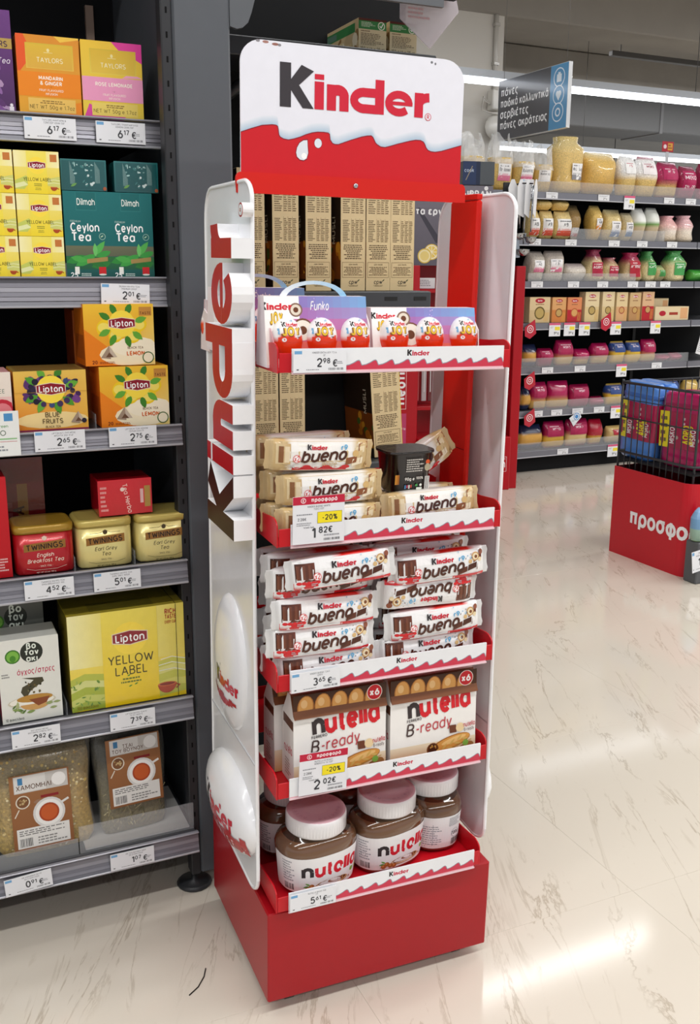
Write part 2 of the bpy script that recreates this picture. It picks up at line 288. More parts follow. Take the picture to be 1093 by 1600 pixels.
def strip(pts, wd, closed=False):
    """centre line -> list of quads of width wd"""
    n = len(pts); closed = closed or (n > 3 and math.dist(pts[0], pts[-1]) < 1e-6); L, R = [], []
    for i in range(n):
        a = pts[i - 1] if i > 0 else (pts[-2] if closed else None); b = pts[i + 1] if i < n - 1 else (pts[1] if closed else None)
        d1 = (pts[i][0] - a[0], pts[i][1] - a[1]) if a else None; d2 = (b[0] - pts[i][0], b[1] - pts[i][1]) if b else None
        def nm(d):
            k = math.hypot(*d) or 1; return (-d[1] / k, d[0] / k)
        if d1 and d2:
            n1, n2 = nm(d1), nm(d2); mx, my = n1[0] + n2[0], n1[1] + n2[1]; k = max(0.35, (mx * n1[0] + my * n1[1])); mx, my = mx / k, my / k
        else: mx, my = nm(d1 or d2)
        L.append((pts[i][0] + mx * wd / 2, pts[i][1] + my * wd / 2)); R.append((pts[i][0] - mx * wd / 2, pts[i][1] - my * wd / 2))
    return [[R[i], R[i + 1], L[i + 1], L[i]] for i in range(n - 1)]
def text_polys(t, h, wt=1.0, sl=0.0, gap=0.95):
    """-> (polys, width) with baseline at 0, left at 0, capital height h"""
    k = h / 7.0; x = wt / 2; out = []
    for ch in t:
        if ch == ' ': x += 3.2; continue
        if ch not in GL: continue
        wdt, st = GL[ch]
        for s in st:
            p = [(q[0] + x + q[1] * sl, q[1]) for q in s]
            if len(p) == 2 and len(st) > 0:
                pass
            out += [[(a * k, b * k) for a, b in q] for q in strip(p, wt)]
        x += wdt + wt + gap
    return out, (x - gap - wt / 2) * k

class Dec:
    """flat print laid on a surface: fn(x, y, lift) in metres"""
    def __init__(s, mb, fn, W, Ht, m=0, clip=True): s.mb, s.fn, s.W, s.Ht, s.k, s.m, s.clip = mb, fn, W, Ht, 0, m, clip; s.sub = 1
    def lift(s): s.k += 1; return 0.00008 + 0.000018 * s.k
    def _p(s, pts, col, o):
        if s.clip: pts = [(min(max(x, 0), s.W), min(max(y, 0), s.Ht)) for x, y in pts]
        s.mb.poly([s.fn(x, y, o) for x, y in pts], col, s.m)
    def rect(s, x0, y0, x1, y1, c, top=None, right=None, n=1, ny=1):
        o = s.lift(); n = max(n, s.sub); ny = max(ny, s.sub); X0, X1, Y0, Y1 = x0 * s.W, x1 * s.W, y0 * s.Ht, y1 * s.Ht
        def cc(a, b):
            q = mixc(c, right, a) if right else H(c)
            return mixc(q, top, b) if top else q
        for i in range(n):
            for j in range(ny):
                a, b, e, f = i / n, (i + 1) / n, j / ny, (j + 1) / ny
                s._p([(X0 + (X1 - X0) * a, Y0 + (Y1 - Y0) * e), (X0 + (X1 - X0) * b, Y0 + (Y1 - Y0) * e), (X0 + (X1 - X0) * b, Y0 + (Y1 - Y0) * f), (X0 + (X1 - X0) * a, Y0 + (Y1 - Y0) * f)],
                     [cc(a, e), cc(b, e), cc(b, f), cc(a, f)], o)
    def poly(s, pts, c):
        o = s.lift(); q = [(x * s.W, y * s.Ht) for x, y in pts]
        for t in tessellate_polygon([[Vector((x, y, 0)) for x, y in q]]):
            tr = [q[i] for i in t]
            if (tr[1][0] - tr[0][0]) * (tr[2][1] - tr[0][1]) - (tr[1][1] - tr[0][1]) * (tr[2][0] - tr[0][0]) < 0: tr = tr[::-1]
            s._p(tr, c, o)
    def ell(s, cx, cy, r, c, ry=None, n=16, rot=0.0, arc=(0, 360)):
        """r: share of the width; ry: share of the width too"""
        o = s.lift(); ry = ry or r; R = s.W; a0, a1 = math.radians(arc[0]), math.radians(arc[1]); pts = []
        for i in range(n):
            a = a0 + (a1 - a0) * i / (n if arc == (0, 360) else n - 1); x, y = r * R * math.cos(a), ry * R * math.sin(a)
            pts.append((cx * s.W + x * math.cos(rot) - y * math.sin(rot), cy * s.Ht + x * math.sin(rot) + y * math.cos(rot)))
        s._p(pts, c, o)
    def line(s, pts, wd, c):
        o = s.lift()
        for q in strip([(x * s.W, y * s.Ht) for x, y in pts], wd * s.W): s._p(q, c, o)
    def text(s, t, x, y, h, c, wt=1.1, al='c', sl=0.0, fit=None, rot=0.0, sx=1.0, gap=0.95):
        """h: capital height as a share of the height; x, y baseline anchor"""
        ps, wd = text_polys(t, h * s.Ht, wt, sl, gap)
        if fit and wd * sx > fit * s.W: sx = fit * s.W / wd
        ox = {'c': -wd / 2, 'l': 0, 'r': -wd}[al]; o = s.lift(); c0, s0 = math.cos(rot), math.sin(rot)
        for i_, p in enumerate(ps):
            q = [((a + ox) * sx, b) for a, b in p]
            s._p([(x * s.W + a * c0 - b * s0, y * s.Ht + a * s0 + b * c0) for a, b in q], c, o + (i_ % 6) * 3e-6)
    def lines(s, x0, y0, x1, y1, n, c, rnd=None, al='l'):
        """rows of unreadably small print"""
        R = rnd or random; o = s.lift(); hh = (y1 - y0) / n
        for i in range(n):
            y = y0 + hh * (i + .25); x = x0; e = x1 if al == 'j' else x0 + (x1 - x0) * R.uniform(.6, 1)
            if al == 'c': k = (x1 - e) / 2; x += k; e += k
            while x < e - .01:
                wd = min(R.uniform(.03, .09) * (x1 - x0) * 1.6, e - x)
                s._p([(x * s.W, y * s.Ht), ((x + wd) * s.W, y * s.Ht), ((x + wd) * s.W, (y + hh * .5) * s.Ht), (x * s.W, (y + hh * .5) * s.Ht)], c, o); x += wd + (x1 - x0) * .025
    def blobs(s, n, x0, y0, x1, y1, r0, r1, cols, k=1.0, rnd=None):
        R = rnd or random
        for i in range(n): s.ell(R.uniform(x0, x1), R.uniform(y0, y1), R.uniform(r0, r1), R.choice(cols), ry=R.uniform(r0, r1) * k, n=9, rot=R.uniform(0, 3))
    def leaf(s, x, y, L, a, c, wd=.35):
        pts = []
        for t, k in ((0, 0), (.25, .8), (.5, 1), (.75, .7), (1, 0), (.75, -.7), (.5, -1), (.25, -.8)):
            u, v = t * L * s.W, k * L * wd * .5 * s.W; pts.append((x + (u * math.cos(a) - v * math.sin(a)) / s.W, y + (u * math.sin(a) + v * math.cos(a)) / s.Ht))
        s.poly(pts, c)
    def bars(s, x0, y0, x1, y1, c='303030', n=14):
        o = s.lift(); R = random.Random(3); x = x0; st = (x1 - x0) / n
        for i in range(n):
            wd = st * R.uniform(.25, .75); s._p([(x * s.W, y0 * s.Ht), ((x + wd) * s.W, y0 * s.Ht), ((x + wd) * s.W, y1 * s.Ht), (x * s.W, y1 * s.Ht)], c, o); x += st
def front(x0, y, z0): return lambda x, z, o: (x0 + x, y - o, z0 + z)

# logo of the sweets maker: polys in units of the header (x 0..0.235, cap 0.058)
def arcp(cx, cy, rx, ry, a0, a1, n=10): return [(cx + rx * math.cos(math.radians(a0 + (a1 - a0) * i / n)), cy + ry * math.sin(math.radians(a0 + (a1 - a0) * i / n))) for i in range(n + 1)]
def logo():
    K = [[(0, 0), (.0165, 0), (.0165, .058), (0, .058)], [(.0165, .0255), (.027, .0285), (.0505, .0495), (.032, .0565), (.0165, .037)], [(.0155, .0275), (.0165, .0225), (.034, 0), (.0507, 0), (.028, .0305)]]
    r = []; wd = .0142
    r += [[(.0518, 0), (.066, 0), (.066, .0368), (.0518, .0368)], [(.0518, .0395), (.066, .0395), (.066, .0465), (.0518, .0465)]]
    r += [[(.0705, 0), (.0847, 0), (.0847, .0345), (.0705, .0345)], [(.090, 0), (.1042, 0), (.1042, .0225), (.090, .0225)]] + strip(arcp(.0873, .0200, .0098, .0078, 170, 0), .0142)
    r += strip([(.150, .0281)] + arcp(.1282, .0170, .0156, .0111, 80, 280, 14) + [(.150, .0059)], .0122) + [[(.1458, 0), (.1600, 0), (.1600, .0465), (.1458, .0465)]]
    r += strip(arcp(.1840, .0170, .0168, .0122, 5, 318, 20), .0108) + [[(.170, .0145), (.2062, .0145), (.2062, .0195), (.170, .0195)]]
    r += [[(.2095, 0), (.2237, 0), (.2237, .0340), (.2095, .0340)]] + strip(arcp(.2330, .0165, .0160, .0120, 160, 88, 5), .0125)
    return K, r
LK, LRR = logo()
def put_logo(d, x, y, h, ck='2b2629', cr='c8102e', sx=1.0, rot=0.0):
    """h: capital height (share of height), centred on x"""
    k = h * d.Ht / .058; o = d.lift(); c0, s0 = math.cos(rot), math.sin(rot)
    for ps, c in ((LK, ck), (LRR, cr)):
        for i_, p in enumerate(ps):
            q = [((a - .118) * k * sx, b * k) for a, b in p]
            d._p([(x * d.W + a * c0 - b * s0, y * d.Ht + a * s0 + b * c0) for a, b in q], c, o + (i_ % 7) * 3e-6)
def wave(n, base, amp, x0=0.0, x1=1.0):
    """crests that climb to the right and drop, as points left to right"""
    pts = []
    for i in range(n):
        for t, v in ((0, 0), (.25, .15), (.5, .5), (.7, .9), (.82, 1), (.9, .75), (.95, .3)):
            pts.append((x0 + (x1 - x0) * (i + t) / n, base + amp * v))
    return pts + [(x1, base)]

# ------------------------------------------------------------------ the setting
mb = MB(); mb.box(-7, 9, -6, 14, -0.08, -0.0215, 'b5a998'); FL = struct('floor', mb, 'painted', FG)
TS = 0.6
mb = MB(); mb.box(0.00015, TS - 0.00015, 0.00015, TS - 0.00015, -0.021, 0.0, 'ffffff', bev=0.0002); tile = mb.mesh('floor_tile', 'floor_vinyl')
for i in range(-4, 9):
    for j in range(-3, 13):
        c = FG @ Vector((i * TS + .17, j * TS + .25, 0))
        if c.y < 0.4 or c.x > c.y * 0.5 + 1.3 or c.x < -c.y * .5 - 1.6: continue
        o = bpy.data.objects.new('floor_tile', tile); COL.objects.link(o); o.parent = FL; o.location = (i * TS + .17, j * TS + .25, 0)
mb = MB(); mb.box(-7, .46, 1.0, 1.15, -0.08, 3.2, 'ffffff'); struct('wall_back', mb, 'plaster', FR)
mb = MB(); mb.box(-9, 14, 10, 10.2, -0.08, 3.2, 'ffffff'); struct('wall_far', mb, 'plaster', FR)
mb = MB(); mb.box(-10, 14, -10, 10.2, 3.2, 3.35, 'ffffff'); struct('ceiling', mb, 'concrete', FR)
mb = MB(); mb.box(-7, 12, .985, 1.3, 2.75, 3.195, 'ffffff', bev=.01); struct('trim_1', mb, 'concrete', FR)
for k, d in enumerate((3.4, 6.0)):
    mb = MB(); mb.box(-1, 12, d, d + .3, 2.95, 3.195, 'ffffff', bev=.01); struct('trim_%d' % (k + 2), mb, 'concrete', FR)
# plastered return where the wall ends, beyond it the open hall
mb = MB()
mb.tube([(.39, .985, 2.748), (.39, .985, 2.33)], .014, 'cfccc6', 8); mb.tube([(.39, .985, 2.33), (.39, .985, 2.23)], .011, 'cfccc6', 8)
o = mb.build('conduit_pipe', 'plastic', None, FR); tag(o, 'pale grey conduit pipe running down the white wall from the beam', 'pipe')
for z in (2.68, 2.45):
    m2 = MB(); m2.box(.37, .41, .965, .998, z, z + .02, 'bdbab4', bev=.003); m2.build('clip', 'plastic', o)
e = empty('junction_box', FR @ T(.40, .955, 2.23), 'small white junction box with loose cables on the white wall', 'box')
mb = MB(); mb.box(-.055, .045, -.03, .04, -.05, .07, 'e3e1dc', bev=.006); mb.build('body', 'plastic', e)
for k in range(2):
    mb = MB(); mb.tube([(-.05, 0, -.02), (-.12, -.02, .0 + k * .02), (-.13, -.02, -.06), (-.06, -.03, -.075), (.05, -.03, -.06 - k * .02)], .005, 'd6d3cc', 5); mb.build('cable', 'plastic', e)
e = empty('wall_lamp', FR @ T(.385, .955, 2.075) , 'round white fitting fixed to the wall below the junction box', 'light fitting')
mb = MB(); mb.lathe([(.075, 0), (.078, .01), (.06, .04), (.02, .055)], 16, 'e6e4de'); o = mb.build('cover', 'plastic', e); o.rotation_euler = (pi / 2, 0, 0)

# ------------------------------------------------------------------ tags and plain cartons
BL = '6fa8d6'
def put_price(d, a, c, x=.5, y=.28, h=.34, al='c'):
    k = h * d.Ht / 7 / d.W
    w0 = text_polys(a, h * d.Ht, 1.25)[1] / d.W; w1 = text_polys(c, h * .62 * d.Ht, 1.25)[1] / d.W
    d.text(a, x, y, h, '3c3d42', wt=1.35, al='r'); d.text(c, x + .015, y + h * .42, h * .6, '3c3d42', wt=1.4, al='l'); d.text('€', x + w1 + .06, y, h * .82, '3c3d42', wt=1.3, al='l')
def price_tag(fr, s, y, z, wd, ht, name1, name2, eur, ct, label, rot=0.0, tilt=0.0, group='shelf price tags'):
    mb = MB(); mb.box(-wd / 2, wd / 2, 0, .0012, 0, ht, 'e9ebf0')
    root = mb.build('price_tag', 'paper', None, fr @ T(s, y, z, 0, tilt, rot)); tag(root, label, 'price tag', group)
    p = MB(); d = Dec(p, front(-wd / 2, 0, 0), wd, ht)
    d.rect(.02, .82, .16, .96, BL); d.text(name1, .58, .84, .075, '74767d', wt=1.0, fit=.78); d.text(name2, .58, .72, .075, '74767d', wt=1.0, fit=.7)
    put_price(d, eur, ct, x=.54, y=.27)
    d.lines(.78, .36, .94, .5, 2, '9a9ca3'); d.bars(.66, .1, .95, .2, '6d6f75', 12); d.rect(.06, .11, .1, .16, '55575c'); d.lines(.24, .1, .6, .16, 1, '8b8d93')
    p.build('print', 'paper', root); return root
def carton(name, fr, s0, s1, y, dep, z0, ht, col, label, cat, paint=None, m='card', group=None, left=None, top=None, rot=0.0, leftpaint=None, toppaint=None, bev=.0015):
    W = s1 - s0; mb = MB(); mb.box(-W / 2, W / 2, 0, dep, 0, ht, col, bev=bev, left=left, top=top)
    root = mb.build(name, m, None, fr @ T((s0 + s1) / 2, y, z0, rot)); tag(root, label, cat, group)
    if paint: p = MB(); paint(Dec(p, front(-W / 2, 0, 0), W, ht)); p.build('front_print', m, root)
    if leftpaint: p = MB(); leftpaint(Dec(p, lambda x, z, o: (-W / 2 - o, dep - x, z), dep, ht)); p.build('side_print', m, root)
    if toppaint: p = MB(); toppaint(Dec(p, lambda x, z, o: (-W / 2 + x, z, ht + o), W, dep)); p.build('top_print', m, root)
    return root

# ------------------------------------------------------------------ tea shelving
SH = [(.061, 1.3676, 1.4055), (.027, 1.111, 1.1536), (-.01, .879, .909), (-.0145, .6316, .6686), (-.02, .372, .410), (-.025, .0999, .1359)]
ZS = [1.405, 1.153, .909, .668, .410, .138]        # shelf tops
SL = -1.05
unit = empty('shelving_unit', FG, 'tall dark steel shelving bay holding tea, left of the red stand', 'shelf unit', 'shop shelving')
mb = MB(); mb.box(SL, .0092, .44, .46, .05, 2.0, '141518'); mb.build('back_panel', 'matt_black', unit)
mb = MB(); mb.box(SL - .03, SL, -.0, .46, .03, 2.0, '1b1c20'); mb.build('side_panel', 'matt_black', unit)
mb = MB(); mb.box(.0095, .105, .0, .46, .03, 2.0, '54585e', bev=.004); mb.build('end_panel', 'dark_steel', unit)
up = MB(); up.box(-.009, .009, 0, .03, .03, 2.0, '26272b', bev=.002); upr = up.build('upright', 'dark_steel', unit)
sl = MB()
for k in range(52): sl.box(-.0012, .0016, -.0006, .002, .12 + k * .036, .129 + k * .036, '060607')
tag(sl.build('slot_row', 'matt_black', upr), kind='stuff')
for s, lab in ((.0, 'foot'), (SL + .03, 'foot')):
    mb = MB(); mb.lathe([(.032, .0), (.034, .004), (.028, .009), (.006, .011), (.0055, .035)], 18, '2a2b2e', cx=s, cy=.02); mb.build('foot', 'dark_steel', unit)
mb = MB(); mb.box(SL, .0, .1, .44, .03, .095, '121214'); mb.build('base_board', 'matt_black', unit)
mb = MB(); mb.box(SL, .0, .06, .44, 1.86, 1.9, '1b1c1f'); mb.build('top_shelf', 'matt_black', unit)
mb = MB(); mb.box(-.045, -.03, .43, .4395, 1.56, 1.66, '9a8273'); mb.build('bracket', 'card', unit)
for k, (d, zb, zt) in enumerate(SH):
    mb = MB(); mb.box(SL + .002, -.004, d + .012, .438, ZS[k] - .028, ZS[k], '2d2e33', bev=.002); sf = mb.build('shelf', 'dark_steel', unit)
    r = MB()
    h = zt - zb; n = 6
    for q in range(n): r.poly([(SL, d - .002 + .006 * (q / n) , zb + h * q / n), (0, d - .002 + .006 * (q / n), zb + h * q / n), (0, d + .004 * ((q + 1) / n), zb + h * (q + 1) / n), (SL, d + .004 * ((q + 1) / n), zb + h * (q + 1) / n)], ['75757d', '8b8a93', '7a7982', '94939b', '83828b', '6e6e76'][q])
    r.box(SL, 0, d + .005, d + .012, zb, zt, '5b5b62'); r.box(SL, 0, d - .004, d + .006, zb - .004, zb, 'b9bac2', bev=.001); r.box(SL, 0, d - .004, d + .004, zt, zt + .003, 'a9a9b2', bev=.001)
    r.build('price_rail', 'rail', sf)
# clear fronts and dividers
for k, pts in ((1, [-.17]), (2, [-.143]), (3, [-.192, -.09]), (4, [-.222])):
    for s in pts:
        mb = MB(); mb.box(s - .001, s + .001, SH[k][0] + .013, .2, ZS[k] + .0002, ZS[k] + .025, 'dfe5ea'); mb.build('divider', 'acrylic', unit)
mb = MB(); mb.box(-.2165, -.005, -.012, -.0095, .139, .192, 'e6eaee'); mb.build('clear_fence', 'acrylic', unit)
mb = MB(); mb.box(-.6, -.2185, -.012, -.0095, .139, .17, 'e6eaee'); mb.build('clear_fence', 'acrylic', unit)
mb = MB(); mb.box(-.205, -.012, -.004, .16, .1385, .1415, 'c9c7c4'); mb.build('shelf_liner', 'card', unit)
TG = [(0, -.179, 'TAYLORS MANTAPIN &', 'TZINTZEP (20Φ) 50Γ', '6', '17', 'price tag 6.17 under the orange mandarin tea box', 0), (0, -.0675, 'TAYLORS TPIANTAΦYΛΛO', 'ΛEMONI (20Φ) 50Γ', '6', '17', 'price tag 6.17 under the pink and yellow tea box', 0),
      (1, -.080, 'DILMAH MAYPO TΣAI', 'PREMIUM 20X2Γ', '2', '01', 'price tag 2.01 under the green tea boxes', .03), (2, -.205, 'LIPTON M.T. ΠYP MΠΛE', 'ΦPOYTA 20X 31.6Γ', '2', '65', 'price tag 2.65 under the dark berry tea box', .0), (2, -.086, 'LIPTON M TΣAI ΛEMONI', 'ΠYPAM 20X1.7Γ', '2', '75', 'price tag 2.75 under the lemon tea boxes', .0),
      (3, -.2385, 'TWININGS MAYPO TΣAI', 'ENGLI.BREAKFAST 100', '4', '52', 'price tag 4.52 under the red tea tin', 0), (3, -.1255, 'TWININGS MAYPO TΣAI', 'EARL GREY 100GR', '5', '01', 'price tag 5.01 under the cream tea tins', 0),
      (4, -.278, 'BOTANAKI MIΓMA', 'BOTANΩN STRESS 10ΓP', '2', '82', 'price tag 2.82 under the white herbal box', 0), (4, -.1125, 'LIPTON MAYPO TΣAI KI', 'T2 ΦT.100X1.5', '7', '39', 'price tag 7.39 under the big yellow tea box', 0),
      (5, -.127, 'AB TΣAI BOYNOY 50ΓP', '50 ΣYΣKEYAΣIA', '1', '07', 'price tag 1.07 under the mountain tea bag', .0), (5, -.309, 'AB XAMOMHΛI 50 ΓP', '50 ΣYΣKEYAΣIA', '0', '91', 'tilted price tag 0.91 under the chamomile bag', -.06)]
for k, s, a, b, e1, c1, lab, rt in TG:
    price_tag(FG, s, SH[k][0] - .0065, SH[k][1] + .001, .08, .033, a, b, e1, c1, lab, rot=rt)
price_tag(FG, -.301, .061 - .0065, 1.369, .08, .031, 'TAYLORS EARL', 'GREY TEA 50Γ', '6', '17', 'price tag cut by the frame under the purple tea box')

def tea_crest(d, y, c='f0e2a0'): d.ell(.5, y, .022, c, ry=.028); d.line([(.43, y - .03), (.57, y - .03)], .008, c)
def p_taylor(bg, bg2, band, l1, l2, splash):
    def f(d):
        d.rect(0, 0, 1, 1, bg, top=bg2)
        for pts, c in splash: d.poly(pts, c)
        d.rect(.14, .585, .9, .9, mixc(bg, 'e8d060', .55), top='d8b93c'); d.rect(.16, .595, .88, .885, mixc(bg2, 'e0c050', .6), top='e0b93a')
        tea_crest(d, .82); d.text('TAYLORS', .52, .67, .055, 'f7efc4', wt=1.0, fit=.52)
        d.rect(0, .24, 1, .545, band)
        for i, t in enumerate(l1): d.text(t, .52, .455 - .065 * i - (.02 if len(l1) == 1 else 0), .042, 'fdf3e4', wt=1.5, fit=.8)
        d.text('- o -', .52, .36, .02, '7a4a20', wt=.8)
        for i, t in enumerate(l2): d.text(t, .52, .31 - .045 * i, .026, 'fdf0e0', wt=1.0, fit=.6)
        d.rect(.14, .05, .9, .22, mixc(bg, 'f0d880', .5)); d.lines(.3, .15, .75, .2, 2, '8a6a30', al='c'); d.text('NET WT 50g e 1.7oz', .52, .09, .045, '6b5520', wt=.9, fit=.72)
    return f
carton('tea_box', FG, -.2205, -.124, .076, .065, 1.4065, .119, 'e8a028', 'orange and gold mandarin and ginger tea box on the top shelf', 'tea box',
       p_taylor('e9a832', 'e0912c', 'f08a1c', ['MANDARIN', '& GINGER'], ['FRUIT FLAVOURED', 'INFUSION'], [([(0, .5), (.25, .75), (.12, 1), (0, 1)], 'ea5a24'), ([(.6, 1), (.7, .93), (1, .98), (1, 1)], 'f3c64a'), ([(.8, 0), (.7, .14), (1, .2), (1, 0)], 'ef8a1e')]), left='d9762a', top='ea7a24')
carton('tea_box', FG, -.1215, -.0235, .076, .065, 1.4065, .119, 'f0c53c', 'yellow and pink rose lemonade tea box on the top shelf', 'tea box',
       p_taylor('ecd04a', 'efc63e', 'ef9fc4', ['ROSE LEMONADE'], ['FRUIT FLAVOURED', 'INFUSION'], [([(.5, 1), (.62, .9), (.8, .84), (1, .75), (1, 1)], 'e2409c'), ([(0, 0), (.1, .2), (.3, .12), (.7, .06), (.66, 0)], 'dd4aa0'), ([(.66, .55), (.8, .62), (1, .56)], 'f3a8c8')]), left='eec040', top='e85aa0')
def p_purple(d):
    d.rect(0, 0, 1, 1, '4a2058', top='6d3a82'); d.blobs(14, .5, .02, 1, .45, .05, .16, ['7e4b93', '5a2a6a', '8f62a2', 'b08fb8'], .6); d.rect(.3, .63, 1, .73, 'b99a4e'); d.text('TAYLORS', .93, .65, .05, '3a1a40', wt=1.3, al='r')
    d.text('Green Tea', .95, .49, .05, 'e9dcef', wt=.9, al='r', sl=.2); d.rect(.9, .03, .97, .07, 'efe8f2'); d.ell(.935, .085, .025, 'efe8f2')
carton('tea_box', FG, -.322, -.2265, .076, .06, 1.4065, .15, '5f2f74', 'tall purple tea box cut by the frame, glossy wrapped', 'tea box', p_purple, m='wrapped')
# yellow label cartons
def lipton_badge(d, x, y, k):
    d.ell(x, y, .2 * k, 'ffe24a'); d.poly([(x - .21 * k, y - .05 * k * d.W / d.Ht), (x, y - .085 * k * d.W / d.Ht), (x + .21 * k, y - .05 * k * d.W / d.Ht), (x + .21 * k, y + .07 * k * d.W / d.Ht), (x, y + .10 * k * d.W / d.Ht), (x - .21 * k, y + .07 * k * d.W / d.Ht)], 'e8d7c0')
    d.poly([(x - .2 * k, y - .04 * k * d.W / d.Ht), (x, y - .075 * k * d.W / d.Ht), (x + .2 * k, y - .04 * k * d.W / d.Ht), (x + .2 * k, y + .06 * k * d.W / d.Ht), (x, y + .09 * k * d.W / d.Ht), (x - .2 * k, y + .06 * k * d.W / d.Ht)], '8e1128')
    d.text('Lipton', x, y - .035 * k * d.W / d.Ht, .085 * k * d.W / d.Ht, 'ffffff', wt=1.35, fit=.34 * k)
def p_yellow(d):
    d.rect(0, 0, 1, 1, 'f2d52c', top='f7ea86'); d.rect(0, .62, .3, .99, 'faf3bb', right='f8ec90'); d.rect(.7, .62, 1, .99, 'f8ec90', right='faf3bb')
    d.poly([(0, .3), (.25, .42), (.35, .3), (.2, .1), (0, .1)], 'c9d265'); d.poly([(0, .22), (.2, .28), (.3, .2), (0, .12)], 'e9ecb0'); d.poly([(.72, .36), (1, .42), (1, .15), (.7, .2)], 'd5d778'); d.line([(.72, .3), (.86, .34), (1, .32)], .012, 'eef0c0'); d.line([(.7, .24), (.86, .27), (1, .25)], .012, 'eef0c0')
    d.rect(.28, 0, .72, 1, 'f6dc30', top='f7e765'); lipton_badge(d, .5, .66, .95); d.text('YELLOW LABEL', .5, .3, .075, '4a4417', wt=1.0, fit=.62); d.lines(.42, .17, .6, .25, 2, '8a8a30', al='c'); d.lines(.42, .08, .6, .15, 2, 'a9a038', al='c')
    d.rect(.8, .76, .95, .93, 'c97a3a'); d.ell(.855, .16, .075, 'b04a1e', arc=(180, 360)); d.rect(.78, .16, .93, .175, 'd88a4a'); d.line([(.93, .15), (.96, .12)], .02, 'b04a1e')
b = None
for k, z in enumerate((1.1545, 1.2195, 1.2845)):
    for c, (s, dep) in enumerate(((-.2055, .1), (-.2765, .1), (-.3475, .1))):
        pos = ['bottom of its stack', 'middle of its stack', 'top of its stack'][k]; where = ['beside the green boxes', 'second stack from the green boxes', 'third stack from the green boxes'][c]
        lab = 'small yellow tea carton %s, %s' % (pos, where)
        if b is None: b = carton('tea_box', FG, s - .0345, s + .0345, .042, dep, z, .0645, 'f0d23a', lab, 'tea box', p_yellow, group='small yellow tea cartons')
        else: dup(b, FG @ T(s, .042, z), lab)
TEAL = '1d6b6b'
def p_dilmah(d):
    d.rect(0, 0, 1, 1, '15605f', top='1f7274'); d.rect(.27, .78, .73, .985, '2e7c7c'); d.rect(.285, .79, .715, .985, '1c6a6b'); d.text('Dilmah', .5, .845, .07, 'eef5ee', wt=1.1, fit=.4)
    d.text('PREMIUM', .13, .645, .022, 'b9d4cc', wt=.8, al='l'); d.text('Ceylon', .13, .545, .088, 'ffffff', wt=1.3, al='l', fit=.64); d.text('Tea', .14, .435, .088, 'ffffff', wt=1.3, al='l'); d.ell(.83, .485, .075, '8fb7aa', n=18); d.ell(.83, .485, .06, '1c6464', n=18); d.leaf(.79, .475, .08, .6, 'b9d6b6')
    d.rect(0, .255, 1, .375, '5f6550', top='6c6f57'); d.rect(0, 0, 1, .25, '174f4c', top='2c6e3a')
    for x, y, L, a, c in ((.0, .18, .5, .3, '2f8a3c'), (.2, .14, .55, .5, '3f9f46'), (.55, .13, .5, .2, '2c7d38'), (.1, .24, .4, -.2, '4aa84a'), (.62, .26, .42, .9, '55b254'), (.66, .25, .4, .3, '3c9a45'), (.66, .25, .3, 1.6, '6cc268'), (.5, .2, .4, -.3, '2a7434')): d.leaf(x, y, L, a, c)
    d.poly([(.46, .17), (.93, .2), (.93, .25), (.46, .22)], 'a58a52'); d.rect(0, 0, 1, .1, '14524f', top='1a5c58'); d.rect(.18, .045, .28, .13, 'f2f2ea'); d.rect(.72, .04, .88, .13, 'd0262b'); d.ell(.8, .04, .085, 'e8e8e0', ry=.02); d.text('25', .16, .01, .05, 'ffffff', wt=1.4); d.lines(.32, .02, .66, .06, 2, 'cfe0d8')
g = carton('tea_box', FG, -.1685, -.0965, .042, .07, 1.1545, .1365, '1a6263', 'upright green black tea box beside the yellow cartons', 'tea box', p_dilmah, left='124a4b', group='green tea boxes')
dup(g, FG @ T(-.0605, .042, 1.1545), 'upright green black tea box at the shelf end')
def p_dtop(d):
    d.rect(0, 0, 1, 1, '1c5f60', top='2a7172'); d.rect(.03, .05, .97, .95, '19585a')
    for i in range(9): d.line([(.2 + i * .012, .93 - i * .06), (.2 + i * .012, .2)], .004, '9fc3bf'); d.line([(.75 + i * .012, .93 - i * .03), (.75 + i * .012, .25)], .004, '9fc3bf')
    d.blobs(26, .25, .15, .72, .9, .008, .03, ['a9cfcc', '6fa09c', 'd5e6e4', '3f7f7e'], 1.5); d.leaf(.2, .12, .16, .5, '6da653'); d.ell(.95, .08, .04, 'b05a30')
g = carton('tea_box', FG, -.168, -.0955, .05, .065, 1.2925, .048, '1d6263', 'green tea box lying flat in crinkled film, over the upright box beside the yellow cartons', 'tea box', p_dtop, m='wrapped', group='green tea boxes lying on top')
dup(g, FG @ T(-.0465, .05, 1.2925), 'green tea box lying flat in crinkled film, at the shelf end')
